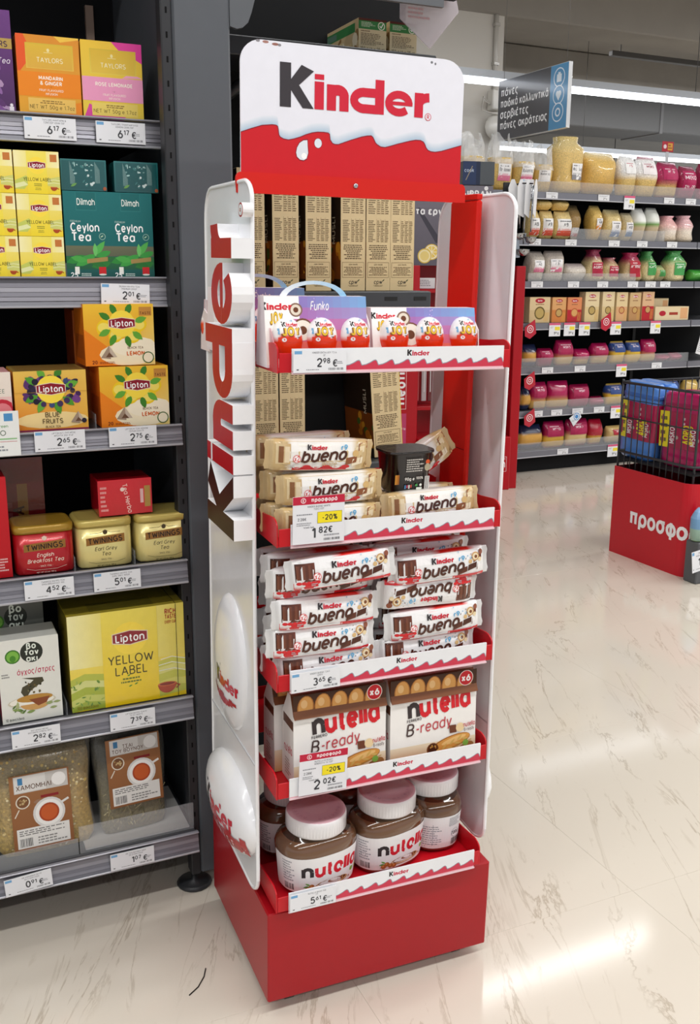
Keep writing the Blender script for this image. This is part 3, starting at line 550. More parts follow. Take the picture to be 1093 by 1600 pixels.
# pyramid teas
def fruit_leaf(d, x, y, k):
    for a in (.3, 2.6, 1.2, 2.0, 3.6, 5.6, 5.0, 4.2): d.leaf(x + .15 * k * math.cos(a), y + .12 * k * math.sin(a) * d.W / d.Ht, .15 * k, a, random.choice(['4f9a2e', '67ad3a', '3d8227']), .5)
def pyramid(d, x, y, k): d.poly([(x - .12 * k, y), (x + .11 * k, y + .01), (x, y + .2 * k)], 'c9b9a6'); d.poly([(x - .12 * k, y), (x + .02 * k, y - .02), (x, y + .2 * k)], 'a58f7a'); d.poly([(x - .05 * k, y + .01), (x + .06 * k, y + .01), (x, y + .09 * k)], '6b4a34')
def p_lemon(d):
    d.rect(0, 0, 1, 1, 'f0951c', top='f3c437', right='f6e08a'); d.poly([(.0, 0), (0, .6), (.35, .28), (.5, 0)], 'ee8417'); d.ell(.62, .18, .42, 'fbeecb', ry=.16); d.ell(.72, .3, .34, 'fdf3d8', ry=.14)
    for x, y in ((.28, .62), (.78, .66), (.45, .5), (.7, .48)): d.ell(x, y, .12, 'f4cf1e', ry=.1, rot=random.uniform(0, 2)); d.ell(x, y, .085, 'f9e46a', ry=.07)
    fruit_leaf(d, .54, .66, 1.25); d.ell(.54, .68, .19, 'f6e04e'); lipton_badge(d, .54, .68, .92)
    d.text('BLACK TEA', .72, .27, .035, '6b4420', wt=1.0, fit=.3); d.text('LEMON', .72, .165, .06, 'd8661c', wt=1.7, fit=.3); pyramid(d, .34, .13, 1.0); d.text('20', .13, .035, .05, '8a3a10', wt=1.6); d.lines(.2, .03, .5, .07, 2, 'a4521c')
    d.rect(.79, .81, .97, .95, 'c58a3c'); d.text('TASTE', .88, .83, .04, '6b3a14', wt=1.4, fit=.16); d.ell(.9, .12, .085, '4a6b34', n=16); d.ell(.9, .12, .07, 'f7ecd0', n=16)
def side_or(d): d.rect(0, 0, 1, 1, 'd9640f', top='e8831f'); d.rect(.1, .1, .9, .5, 'b95a1c')
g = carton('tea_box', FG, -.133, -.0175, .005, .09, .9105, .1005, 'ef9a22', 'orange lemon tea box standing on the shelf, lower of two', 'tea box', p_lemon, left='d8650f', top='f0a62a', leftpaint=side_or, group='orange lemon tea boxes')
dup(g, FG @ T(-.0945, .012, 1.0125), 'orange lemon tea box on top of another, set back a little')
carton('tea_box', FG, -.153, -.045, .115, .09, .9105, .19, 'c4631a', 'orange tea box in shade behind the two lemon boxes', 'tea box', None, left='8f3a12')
def p_blue(d):
    d.rect(0, 0, 1, 1, 'e8871c', top='ecc45a', right='efb040'); d.ell(.5, .18, .5, 'f7dc9a', ry=.12)
    d.blobs(46, .16, .5, .88, .88, .02, .07, ['5a2f6e', '43205a', '74408a', '2c2140', '8a58a0'], 1.0); fruit_leaf(d, .5, .68, 1.35)
    for i in range(16): a = i * .393; x, y = .5 + .3 * math.cos(a), .66 + .23 * math.sin(a); d.ell(x, y, random.uniform(.025, .045), random.choice(['27203a', '3a4a7a', '1d1830', '40305a']))
    d.ell(.5, .69, .2, 'f7d23a'); lipton_badge(d, .5, .69, .98); d.text('BLUE', .5, .235, .075, '4a3516', wt=1.0, fit=.4); d.text('FRUITS', .5, .125, .075, '4a3516', wt=1.0, fit=.4); d.text('BLACK TEA', .5, .055, .032, '6b4416', wt=1.1, fit=.24)
    pyramid(d, .86, .13, .9); d.ell(.94, .15, .035, '1f1a30'); d.rect(0, .645, 1, .65, 'b98a30'); d.rect(0, .0, 1, .03, '8a2a50')
carton('tea_box', FG, -.2685, -.1545, .005, .11, .9105, .098, 'e3a23a', 'orange and purple berry tea box with tilted lid, beside the lemon tea', 'tea box', p_blue, top='8f7a50', toppaint=lambda d: (d.rect(0, 0, 1, 1, 'a08544'), d.rect(.05, .1, .95, .9, '8a6a34')))
def p_pink(d): d.rect(0, 0, 1, 1, 'e9a7a4', top='f1dcd4'); d.rect(0, .6, 1, 1, 'f0e4d8'); d.text('FREE', .9, .66, .06, '7b8a7a', wt=1.2, al='r'); d.ell(.85, .35, .2, 'c8283c'); d.ell(.85, .35, .14, 'e8858c')
carton('tea_box', FG, -.375, -.2725, .006, .09, .9105, .098, 'e2a4a4', 'pale pink tea box cut by the frame beside the berry tea', 'tea box', p_pink)
mb = MB(); mb.box(-.06, .03, 0, .0015, 0, .072, 'eef0ee'); r = mb.build('info_card', 'paper', None, FG @ T(-.297, -.017, .877, 0, .0)); tag(r, 'white information card with green print standing over the rail at the frame edge', 'card')
p = MB(); d = Dec(p, front(-.06, 0, 0), .09, .072); d.rect(.75, .78, .9, .95, '4a90c8'); d.text('green', .72, .64, .06, '4f9a4a', wt=1.0); d.ell(.72, .52, .05, '6a7a6a'); d.ell(.72, .52, .035, 'eef0ee'); d.rect(.4, .37, .95, .4, '8fc48a'); d.rect(.4, .32, .95, .33, 'c04040'); d.lines(.4, .1, .9, .25, 2, '90949a'); p.build('print', 'paper', r)
# tins
def tin(s, w_, z0, h, dep, body, lid, lab, paint, group=None, y=-.0005):
    e = empty('tea_tin', FG @ T(s, y + dep / 2, z0), lab, 'tea tin', group); hb = h - .013
    prof = [(w_ / 2 - .002, 0), (w_ / 2, .003), (w_ / 2, hb)]; mb = MB(); mb.lathe(prof, 32, body, ky=dep / w_, p=7); mb.build('body', 'tin', e)
    mb = MB(); mb.lathe([(w_ / 2 + .0012, hb - .001), (w_ / 2 + .0014, hb + .009), (w_ / 2 - .002, hb + .0125), (w_ / 2 - .006, hb + .0125), (w_ / 2 - .008, hb + .0115)], 32, lid, ky=(dep + .002) / (w_ + .002), p=7); mb.build('lid', 'tin', e)
    p = MB(); d = Dec(p, lambda x, z, o: (-w_ / 2 + .004 + x, -dep / 2 - o - .00005 + (0 if abs(x / (w_ - .008) - .5) < .4 else .0008), z), w_ - .008, hb); paint(d); p.build('front_print', 'tin', e); return e
def p_twin(bg, l, ink):
    def f(d):
        d.ell(.5, .86, .045, ink if bg != 'b5141f' else 'f0d8c8'); d.line([(.2, .85), (.4, .85), (.5, .92), (.6, .85), (.8, .85)], .006, ink if bg != 'b5141f' else 'e8b0a0')
        d.poly([(.12, .56), (.88, .6), (.88, .8), (.12, .74)], '9a6a2a'); d.text('TWININGS', .5, .61, .12, '2b1508', wt=1.5, fit=.68, rot=.045)
        for i, t in enumerate(l): d.text(t, .5, .42 - i * .13, .085, ink, wt=1.0, fit=.66, sl=.2)
        d.text('- SINCE 1706 -', .5, .18, .035, ink, wt=.9); d.line([(.15, .16), (.3, .11), (.7, .11), (.88, .17)], .005, ink); d.text('NET WT 3.5 oz. 100 g', .5, .035, .03, ink, wt=1.2, fit=.4)
    return f
tin(-.239, .097, .6695, .085, .085, 'b5141f', 'b08a2e', 'red tea tin with a gold lid', p_twin('b5141f', ['English', 'Breakfast Tea'], 'f6e6da'))
tin(-.1385, .0935, .6695, .085, .085, 'e6d68c', 'cdb863', 'cream tea tin with lid, beside the red tin', p_twin('e6d68c', ['Earl Grey', 'Tea'], '4a3c20'), 'cream tea tins')
tin(-.037, .0935, .6695, .085, .085, 'e6d68c', 'cdb863', 'cream tea tin at the shelf end', p_twin('e6d68c', ['Earl Grey', 'Tea'], '4a3c20'), 'cream tea tins')
def p_rpack(d): d.rect(0, 0, 1, 1, 'c90f22', top='d61c30'); d.lines(.04, .1, .18, .85, 6, 'e8a0a0'); d.text('Tea Herba', .5, .45, .12, 'f4d8d0', wt=1.0, rot=-1.4); d.rect(.86, .18, .97, .78, 'b08a3a'); d.rect(.78, .3, .84, .7, 'e6b8b8'); d.ell(.45, .72, .04, 'f4d8d0')
carton('tea_packet', FG, -.1445, -.0525, .012, .075, .756, .062, 'c01024', 'red film wrapped tea packet lying across the two cream tins', 'tea packet', p_rpack, m='wrapped', top='a80d1c')
def p_dark(d): d.rect(0, 0, 1, 1, '5a1016', top='6b161c'); d.rect(.42, .2, .64, .75, '7d5a26'); d.text('TEA', .53, .4, .1, '3a1a10', wt=1.4, rot=1.5); d.lines(.2, .2, .36, .6, 4, '7f4448')
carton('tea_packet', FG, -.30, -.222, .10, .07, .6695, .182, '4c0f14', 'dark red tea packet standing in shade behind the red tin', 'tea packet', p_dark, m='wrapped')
def p_red(d): d.rect(0, 0, 1, 1, 'b80f1c', top='c81a26'); d.lines(.8, .06, .95, .2, 5, 'e8c0c0')
carton('tea_box', FG, -.40, -.2925, .004, .07, .6695, .17, 'c01420', 'red tea box cut by the frame beside the red tin', 'tea box', p_red)
# shelf 5
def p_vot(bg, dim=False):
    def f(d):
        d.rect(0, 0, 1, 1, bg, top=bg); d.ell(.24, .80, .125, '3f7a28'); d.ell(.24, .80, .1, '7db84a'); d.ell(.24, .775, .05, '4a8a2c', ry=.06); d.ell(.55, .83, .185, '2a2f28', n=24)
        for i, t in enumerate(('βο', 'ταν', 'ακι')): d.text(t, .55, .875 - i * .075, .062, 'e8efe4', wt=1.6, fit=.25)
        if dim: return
        d.text('άγχος/στρες', .60, .575, .062, 'c02552', wt=1.1, fit=.62, sl=.05); d.lines(.04, .55, .2, .61, 2, '8a8a88')
        d.poly([(.36, .53), (.7, .51), (.72, .46), (.62, .42), (.5, .37), (.44, .31), (.38, .3), (.33, .36), (.36, .42), (.5, .46), (.55, .49)], '4a4632'); d.blobs(14, .42, .33, .66, .5, .01, .025, ['7b7650', '2f3020', '6a5a34'])
        d.ell(.5, .235, .4, 'cfc9b4', ry=.1); d.ell(.5, .24, .37, 'f2efe2', ry=.085); d.ell(.55, .27, .3, 'b98a3e', ry=.07); d.ell(.55, .2, .24, 'd0a060', ry=.11, arc=(180, 360)); d.poly([(.45, .26), (.8, .27), (.74, .2), (.6, .17)], '8a4a2a')
        for i in range(9): d.leaf(random.uniform(.1, .5), random.uniform(.07, .17), random.uniform(.08, .16), random.uniform(-.5, 1.5), random.choice(['5d7a3a', '88a05a', '4a6a34', 'b0b884']))
        for i in range(4): d.leaf(random.uniform(.7, .85), random.uniform(.1, .22), .13, random.uniform(0, 2), '9aa870')
        d.text('10 φακελάκια', .2, .03, .03, '6a6a66', wt=1.0, fit=.3)
    return f
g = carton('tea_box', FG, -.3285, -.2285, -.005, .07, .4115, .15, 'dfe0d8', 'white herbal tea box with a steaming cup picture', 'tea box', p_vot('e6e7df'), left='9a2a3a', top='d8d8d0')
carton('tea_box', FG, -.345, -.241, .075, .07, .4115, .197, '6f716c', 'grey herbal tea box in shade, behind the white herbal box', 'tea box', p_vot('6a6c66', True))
def p_big(d):
    d.rect(0, 0, 1, 1, 'f0d224', top='f6e97e'); d.rect(0, .45, .3, 1, 'f8f2b4', right='f3e477'); d.rect(.75, .45, 1, 1, 'f3e477', right='e9d65a')
    for i, (y, c) in enumerate(((.34, 'b9c24a'), (.27, 'd8dc8a'), (.2, 'a9b83e'), (.12, 'c9d06a'), (.05, '9fb23a'))): d.poly([(0, y), (.12, y + .05), (.3, y + .02), (.3, y - .07), (.1, y - .04), (0, y - .08)], c); d.poly([(.75, y + .06), (.9, y + .09), (1, y + .07), (1, y), (.75, y - .03)], mixc(c, 'f0e060', .4))
    for i in range(22): d.leaf(random.uniform(.0, .26), random.uniform(.03, .3), .04, random.uniform(0, 3), random.choice(['7ba03a', '5f8a30', 'a3b850']))
    d.line([(.78, .42), (.88, .44), (1, .4)], .008, 'f4f4d8'); d.line([(.76, .36), (.88, .38), (1, .34)], .008, 'f4f4d8'); d.line([(.75, .3), (.9, .31), (1, .27)], .008, 'f4f4d8')
    d.rect(.28, 0, .76, 1, 'f3cf14', top='f4e15a', ny=3); d.ell(.52, .7, .14, 'f8e46e', n=26); lipton_badge(d, .52, .70, .74)
    d.text('YELLOW', .52, .44, .085, '3c3810', wt=.95, fit=.4); d.text('LABEL', .52, .32, .085, '3c3810', wt=.95, fit=.28); d.lines(.42, .22, .62, .29, 2, '6b7a24', al='c')
    for x, y in ((.48, .3), (.54, .2), (.49, .185)): d.leaf(x, y, .035, .4, '3f8a2c')
    d.text('RICH', .88, .905, .045, 'b5402a', wt=1.6, fit=.1); d.text('TASTE', .88, .85, .04, 'b5402a', wt=1.6, fit=.1); d.text('EVERY CUP', .88, .8, .028, 'b5402a', wt=1.4, fit=.1)
    d.ell(.83, .15, .085, 'b0421c', arc=(180, 360), n=14); d.ell(.83, .15, .085, 'd8743a', ry=.02); d.ell(.83, .15, .07, '8a2a14', ry=.014); d.line([(.905, .14), (.94, .12), (.91, .09)], .012, 'b0421c'); d.rect(.925, 0, .93, 1, '3a3a18'); d.text('100 φακελάκια', .13, .025, .03, '8a7a20', wt=1.0, fit=.18)
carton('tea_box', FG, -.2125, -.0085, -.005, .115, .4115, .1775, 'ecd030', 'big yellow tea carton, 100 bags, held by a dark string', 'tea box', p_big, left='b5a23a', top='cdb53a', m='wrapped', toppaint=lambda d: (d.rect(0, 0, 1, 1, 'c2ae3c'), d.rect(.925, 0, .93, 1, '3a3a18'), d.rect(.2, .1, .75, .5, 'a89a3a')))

# ------------------------------------------------------------------ bags with a printed card
def sgn(x): return -1 if x < 0 else 1
class Bag:
    """pillow bag standing at the origin, front face towards -y"""
    def __init__(s, w_, h, dep, top=.9, tw=1.0, seed=1, wob=.05, p=3.2, neck=None):
        s.w, s.h, s.dep, s.top, s.tw, s.p, s.neck = w_, h, dep, top, tw, p, neck; R = random.Random(seed); s.ph = [R.uniform(0, 6) for _ in range(6)]; s.wob = wob
    def half(s, t):
        k = 1.0
        if t < .12: k = .86 + .14 * math.sin(t / .12 * pi / 2)
        if s.neck and t > s.neck[0]:
            q = (t - s.neck[0]) / (1 - s.neck[0]); k = (1 - q) ** 1.0 * (1 - s.neck[1]) + s.neck[1]
            if q > .6: k = s.neck[1] + (q - .6) * s.neck[2]
        elif t > s.top: k = 1 - (1 - s.tw) * (t - s.top) / (1 - s.top)
        w2 = s.w / 2 * k * (1 + s.wob * .5 * math.sin(7 * t + s.ph[0]))
        if s.neck: d2 = s.dep / 2 * (k if t > s.neck[0] else min(1, .8 + 2 * t))
        else: d2 = s.dep / 2 * max(.03, math.sin(min(1, .25 + t * 1.3) * pi / 2) if t < .5 else (1 - ((t - .5) / .5) ** 2.2))
        return w2, d2
    def pos(s, a, t, o=0):
        w2, d2 = s.half(t); c, q = math.cos(a), math.sin(a); k = (abs(c) ** s.p + abs(q) ** s.p) ** (-1 / s.p)
        r = 1 + s.wob * (math.sin(3 * a + 5 * t + s.ph[1]) * .5 + math.sin(5 * a - 9 * t + s.ph[2]) * .5)
        return ((w2 + o) * c * k, (d2 * r + o) * q * k, s.h * t)
    def mesh(s, mb, cols, na=20, nt=12, m=0):
        """cols: [(t, colour)]"""
        def cf(a, t):
            for (t0, c0), (t1, c1) in zip(cols, cols[1:]):
                if t <= t1: return mixc(c0, c1, 0 if t1 == t0 else max(0, (t - t0) / (t1 - t0)))
            return H(cols[-1][1])
        us = [2 * pi * i / na for i in range(na)]; vs = [i / nt for i in range(nt + 1)]
        n = mb.grid(lambda a, t: s.pos(a, t), us, vs, cf, m, True, True)
        mb.face([n + i for i in range(na)][::-1], cols[0][1], m); mb.face([n + nt * na + i for i in range(na)], cols[-1][1], m)
    def front(s, x, z, o):
        t = min(.98, max(.02, z / s.h)); w2, d2 = s.half(t); u = max(-.97, min(.97, x / w2)); v = (1 - abs(u) ** s.p) ** (1 / s.p); a = math.atan2(-v, u)
        r = 1 + s.wob * (math.sin(3 * a + 5 * t + s.ph[1]) * .5 + math.sin(5 * a - 9 * t + s.ph[2]) * .5)
        return (x, -(d2 * max(r, 1)) * v - o, z)
def card_on(root, bag, x0, x1, z0, z1, paint, m='card', lift=.0012, tilt=0):
    p = MB(); zc = (z0 + z1) / 2; y = min(bag.front(x, z, 0)[1] for x in (x0, (x0 + x1) / 2, x1) for z in (z0, zc, z1)) - lift
    p.box(x0, x1, y, y + .0012, z0, z1, 'a8744a', bev=.0004); c = p.build('header_card', m, root)
    q = MB(); paint(Dec(q, lambda x, z, o: (x0 + x, y - o, z0 + z), x1 - x0, z1 - z0)); q.build('card_print', m, c)
def p_card(title, cup):
    def f(d):
        d.rect(0, 0, 1, 1, '8d5a34', top='9c6a42'); d.rect(.07, .76, .97, .985, 'c9c6c2'); d.rect(.08, .77, .6, .98, 'dedcd9'); d.rect(.14, .87, .22, .96, '3f7fb0')
        for i, t in enumerate(title): d.text(t, .4, .80 + .06 * (len(title) - 1 - i) - (.01 if len(title) > 1 else 0), .06 if len(title) == 1 else .05, '5a3a22', wt=1.0, fit=.6)
        d.ell(.82, .87, .12, 'efeeec'); d.rect(.5, .655, .8, .69, '8a1f22')
        d.ell(cup[0], cup[1], .27, 'd9d8d6', n=24); d.ell(cup[0], cup[1], .23, 'f0efec', n=24); d.ell(cup[0] - .0, cup[1], .17, 'a8421c', n=22); d.ell(cup[0], cup[1], .14, 'c45a28', n=22); d.line([(cup[0] + .22, cup[1] + .1), (cup[0] + .34, cup[1] + .14)], .04, 'e2e1de')
        d.ell(.2, .64, .12, 'e0d8c8', n=18); d.ell(.2, .64, .1, '7a5030', n=18); d.blobs(12, .14, .6, .26, .68, .012, .02, ['c9b080', 'a98a58']); d.line([(.13, .55), (.05, .45)], .02, 'e0d8c8')
        d.rect(.06, .03, .94, .29, 'e3e2df'); d.lines(.1, .19, .9, .27, 3, '7a7a78'); d.bars(.1, .05, .32, .16, '2a2a2a', 16); d.lines(.4, .05, .9, .16, 3, '8a8a88')
    return f
def tea_bag(M, w_, h, dep, cols, label, title, card, seed, film_cols):
    b = Bag(w_, h, dep, seed=seed, wob=.07, top=.85, tw=.96); mb = MB(); b.mesh(mb, cols, 22, 14); root = mb.build('tea_bag', 'herb', None, M); tag(root, label, 'tea bag', None)
    f = Bag(w_ + .006, h + .012, dep + .006, seed=seed, wob=.09, top=.85, tw=1.0); mb = MB(); f.mesh(mb, film_cols, 22, 14); mb.build('clear_film', 'clear_film', root)
    q = MB(); d = Dec(q, lambda x, z, o: b.front(x - w_ / 2, z, .0006 + o), w_, h); R = random.Random(seed)
    for i in range(170 if seed == 4 else 120):
        x, y = R.uniform(.04, .96), R.uniform(.02, .95 if seed == 4 else .42); d.k = i % 8
        if seed == 4: d.ell(x, y, R.uniform(.008, .018), R.choice(['d9b85a', 'e8d08a', 'b08a3a', '8a7434', 'efe0b0']), n=7)
        else: a = R.uniform(-.6, .9) + 1.2; L = R.uniform(.04, .12); d.line([(x, y), (x + L * math.cos(a), y + L * math.sin(a) * .6)], R.uniform(.008, .016), R.choice(['a89a6a', 'c8bc90', '7a7048', '938a5c', '5a5636']))
    tag(q.build('dried_herb', 'paper', root), kind='stuff')
    card_on(root, f, *card, p_card(title, (.62, .45))); return root
tea_bag(FG @ T(-.268, .030, .1415, 0, -.12), .165, .19, .05, [(0, 'c8a850'), (.5, 'b4944a'), (.8, '9a8450'), (1, '8a7a58')], 'clear bag of loose chamomile with a brown header card', ['ΧΑΜΟΜΗΛΙ'], (-.058, .045, .015, .155), 4, [(0, 'e8e4d8'), (1, 'd8d4c8')])
tea_bag(FG @ T(-.108, .035, .1425, .05, -.14), .125, .20, .05, [(0, '8a7e58'), (.4, '6a6244'), (.7, '3a3828'), (1, '302e26')], 'clear bag of mountain tea sprigs with a brown card', ['ΤΣΑΙ', 'ΤΟΥ ΒΟΥΝΟΥ'], (-.047, .053, .055, .185), 9, [(0, 'd8d6cc'), (1, 'b8b6ae')])

# ------------------------------------------------------------------ cereal shelving behind the stand
unit = empty('shelving_unit', FG @ T(0, 0, 0), 'dark steel shelving bay with cereal boxes behind the red stand', 'shelf unit', 'shop shelving')
mb = MB(); mb.box(.106, .66, .46, .48, .03, 2.05, '111214'); mb.build('back_panel', 'matt_black', unit)
def bracket(s, d0, z, name='shelf_bracket'):
    mb = MB(); mb.prism([(.0, 0), (.455 - d0, 0), (.455 - d0, -.16), (.3 - d0, -.16), (.04, -.055), (0, -.055)], lambda x, y, t: (t, d0 + x, z + y), s, s + .003, '43464c'); mb.build(name, 'dark_steel', unit)
def cshelf(z, d0=.27, th=.03):
    mb = MB(); mb.box(.112, .632, d0, .459, z - th, z - .0005, '2e3136', bev=.002); sf = mb.build('shelf', 'dark_steel', unit)
    r = MB(); r.box(.112, .632, d0 - .006, d0, z - th - .006, z - .001, '3a3d42', bev=.002)
    for a in (.52, .59): r.box(a, a + .03, d0 - .0068, d0 - .006, z - .02, z - .012, '0d0d0e')
    r.build('price_rail', 'dark_steel', sf)
for z in (1.127, .76, .40, 1.60): cshelf(z)
for s in (.108,):
    mb = MB(); mb.box(s, s + .003, .2, .459, 1.30, 1.42, '4a4d54', bev=.001); mb.build('shelf_bracket', 'dark_steel', unit)
mb = MB(); mb.prism([(0, 0), (.0, .08), (.02, .09), (.34, .09), (.34, -.02)], lambda x, y, t: (t, .459 - x, 1.52 + y), .108, .112, '2b2d31'); mb.build('shelf_bracket', 'dark_steel', unit)
mb = MB(); mb.prism([(.106, 1.552), (.118, 1.549), (.128, 1.552), (.137, 1.56), (.143, 1.575), (.149, 1.595), (.16, 1.61), (.19, 1.62), (.5, 1.62), (.5, 1.72), (.106, 1.72)], lambda x, y, t: (x, t, y), .004, .012, '5a5e63'); mb.build('canopy_panel', 'dark_steel', unit)
mb = MB(); mb.box(.112, .66, .012, .25, 1.70, 1.715, '2b2d31'); mb.build('canopy_top', 'matt_black', unit)
mb = MB(); mb.tube([(.11, .44, 1.43), (.30, .30, 1.575)], .012, '26282c', 8); mb.build('brace', 'dark_steel', unit)
def p_spine(d):
    d.rect(0, 0, 1, 1, 'd6bf92', top='dcc79c'); R = random.Random(5)
    d.poly([(.1, .925), (.35, .925), (.3, .905), (.22, .898), (.14, .905)], '3a2c1c'); d.lines(.08, .865, .3, .90, 3, '5a4730', R)
    for (y0, y1, n) in ((.66, .86, 11), (.42, .61, 13)):
        d.lines(.08, y0, .38, y1, n, '5a4730', R)
        for k in range(3): x = .44 + k * .17; d.lines(x, y0, x + .14, y1, n, '6b5538', R); d.rect(x - .02, y0, x - .012, y1 + .01, '8a7450')
    d.lines(.1, .27, .9, .4, 8, '5a4730', R, 'c'); d.line([(.06, .115), (.94, .115), (.94, .245), (.06, .245), (.06, .115)], .012, '7a6444'); d.text('cpw nestle', .5, .222, .012, '4a3a24', wt=1.0, sl=.2, fit=.7); d.lines(.12, .13, .88, .21, 6, '6b5538', R, 'c')
    d.text('cpw', .5, .06, .032, '33302a', wt=1.1, sl=.15); d.leaf(.68, .08, .12, .7, '3a4a2a'); d.lines(.3, .035, .72, .05, 2, '7a6a4a', R, 'c')
def cereal(s, z, lab, h=.238, y=.30, w_=.0568, rot=0.0, side='2d2018', grp='upright cereal boxes'):
    mb = MB(); mb.box(-w_ / 2, w_ / 2, 0, .15, 0, h, 'd8c195', bev=.001, left=side, top='4a7a3a')
    r = mb.build('cereal_box', 'card', None, FG @ T(s, y, z, 0, 0, rot)); tag(r, lab, 'cereal box', grp)
    p = MB(); p_spine(Dec(p, front(-w_ / 2, 0, 0), w_, h)); p.build('spine_print', 'card', r)
    q = MB(); d = Dec(q, lambda x, z, o: (-w_ / 2 - o, .15 - x, z), .15, h); d.rect(0, .1, 1, .42, '8a4a1a'); d.blobs(12, .5, .1, 1, .4, .03, .09, ['c87a22', '7a3a14', '4a6a2a', 'e0a030']); d.text('MUSLI', .8, .52, .06, 'd8d0c0', wt=1.2, rot=1.57); q.build('side_print', 'card', r); return r
c0 = None
for k, (s, lab) in enumerate(((.237, 'beige cereal box spine farthest left behind the display, half hidden by its white panel'), (.3105, 'second beige cereal box spine from the white side panel, upper shelf'), (.383, 'third beige cereal box spine from the white side panel, upper shelf'), (.462, 'fourth beige cereal box spine from the white side panel, beside a dark gap'), (.521, 'fifth beige cereal box spine, close against its neighbour'), (.5785, 'beige cereal box spine at the end of the row, next to the lemon poster'))):
    c0 = cereal(s, 1.1275, lab)
for s, lab, rt, yy in ((.262, 'beige cereal box on the lower shelf, half hidden by the white panel', 0, .30), (.322, 'beige cereal box on the lower shelf, above the golden bars', 0, .30)): cereal(s, .7605, lab, .235, yy, rot=rt)
t = cereal(.553, .7645, 'beige cereal box with yellow edge leaning on the lower shelf', .235, .30, w_=.07, rot=-.07)
mb = MB(); mb.box(.0351, .0362, .0, .15, .0, .235, 'e2c23a'); mb.build('yellow_edge', 'card', t)
def p_bar(d):
    d.rect(0, 0, 1, 1, 'd9c9a4'); d.rect(0, .68, 1, .93, '3d8448'); d.rect(0, .93, 1, 1, '5a2a22'); d.ell(.82, .81, .13, 'e8ead8'); d.ell(.82, .81, .1, '4f9a58'); d.line([(.76, .81), (.81, .76), (.88, .88)], .03, 'ffffff')
    d.lines(.1, .74, .62, .9, 4, 'd5e6cc'); d.lines(.08, .6, .6, .65, 1, '6a4a34'); d.lines(.08, .2, .95, .57, 8, '7a6a54'); d.text('150 g (6 x 25 g)', .5, .06, .085, '3a332a', wt=1.0, fit=.9)
def p_barside(d): d.rect(0, 0, 1, 1, 'c2ab82'); d.rect(0, .62, .9, .9, '3a7a44'); d.rect(.05, .66, .35, .84, '5a7a6a'); d.blobs(14, .3, .05, 1, .5, .03, .1, ['e0d4b8', '8a6a40', 'cdb98a'])
g = carton('snack_bar_box', FG, .4715, .5335, .30, .17, 1.6005, .062, 'd6c59e', 'small beige and green snack bar box on the top shelf, nearer the dark back', 'snack box', p_bar, leftpaint=p_barside, group='snack bar boxes on the top shelf', top='6a3a2a')
dup(g, FG @ T(.5725, .30, 1.6005), 'small beige and green snack bar box on the top shelf, at the open end')
mb = MB(); mb.prism([(.0, .0), (.11, .035), (.135, -.055), (.07, -.13), (0, -.08)], lambda x, y, t: (x, t, y), 0, .002, 'd8cfd8'); r = mb.build('shelf_flag', 'tinted', None, FG @ T(.545, .262, 1.74)); tag(r, 'translucent plastic price flag hanging at the top shelf end', 'price flag')
q = MB(); d = Dec(q, front(0, 0, -.12), .12, .12); d.lines(.15, .35, .6, .75, 6, 'c09aa0'); q.build('print', 'paper', r)

# ------------------------------------------------------------------ the red sweets stand
RED = 'c4101f'; RD2 = 'd31a0e'; WH = 'e9eaf2'
st = empty('display_stand', FS, 'red and white sweets display stand with five trays, in the middle of the aisle', 'display stand')
mb = MB(); mb.box(0, .4, 0, .33, 0, .1635, 'a60d1a', bev=.0025); mb.build('base', 'red_steel', st)
for (x, y) in ((.045, .035), (.355, .035), (.045, .295), (.355, .295)):
    mb = MB(); mb.tube([(x - .008, y, -.014), (x + .008, y, -.014)], .0135, '1a1a1c', 14); mb.box(x - .011, x + .011, y - .006, y + .006, -.012, -.0003, '4a4a4e', bev=.001); c = mb.build('caster', 'plastic', st)
def post(s0, s1, y0, y1):
    mb = MB(); mb.box(s0, s1, y0, y1, .1638, 1.253, RD2, bev=.003); p = mb.build('post', 'red_steel', st)
    for z in (.3, .52, .73, .86, 1.0):
        m2 = MB(); m2.box(s0 - .0002, s0 + .001, y0 + .005, y1 - .005, z, z + .0012, '7a0a0c'); m2.build('slot', 'matt_black', p)
post(.3772, .387, .117, .205); post(.003, .0125, .117, .205)
mb = MB(); pts = [(-.0075, 1.247), (.352, 1.247)] + arcp(.345, 1.264, .0065, .0095, 0, 90, 5) + arcp(-.001, 1.2655, .008, .0095, 90, 180, 5); mb.prism(pts, lambda x, y, t: (x, t, y), .112, .1185, RD2); cb = mb.build('crossbar', 'red_steel', st)
mb = MB(); mb.lathe([(.0038, 0), (.0036, .0012), (.0024, .002)], 10, 'c9ccd0'); o = mb.build('screw', 'chrome', cb); o.location = (.1704, .1119, 1.2637); o.rotation_euler = (pi / 2, 0, 0)
for s in (.0035, .377):
    mb = MB(); mb.box(s, s + .0095, .1187, .2, 1.2535, 1.262, RD2, bev=.001); mb.build('cap', 'red_steel', st)
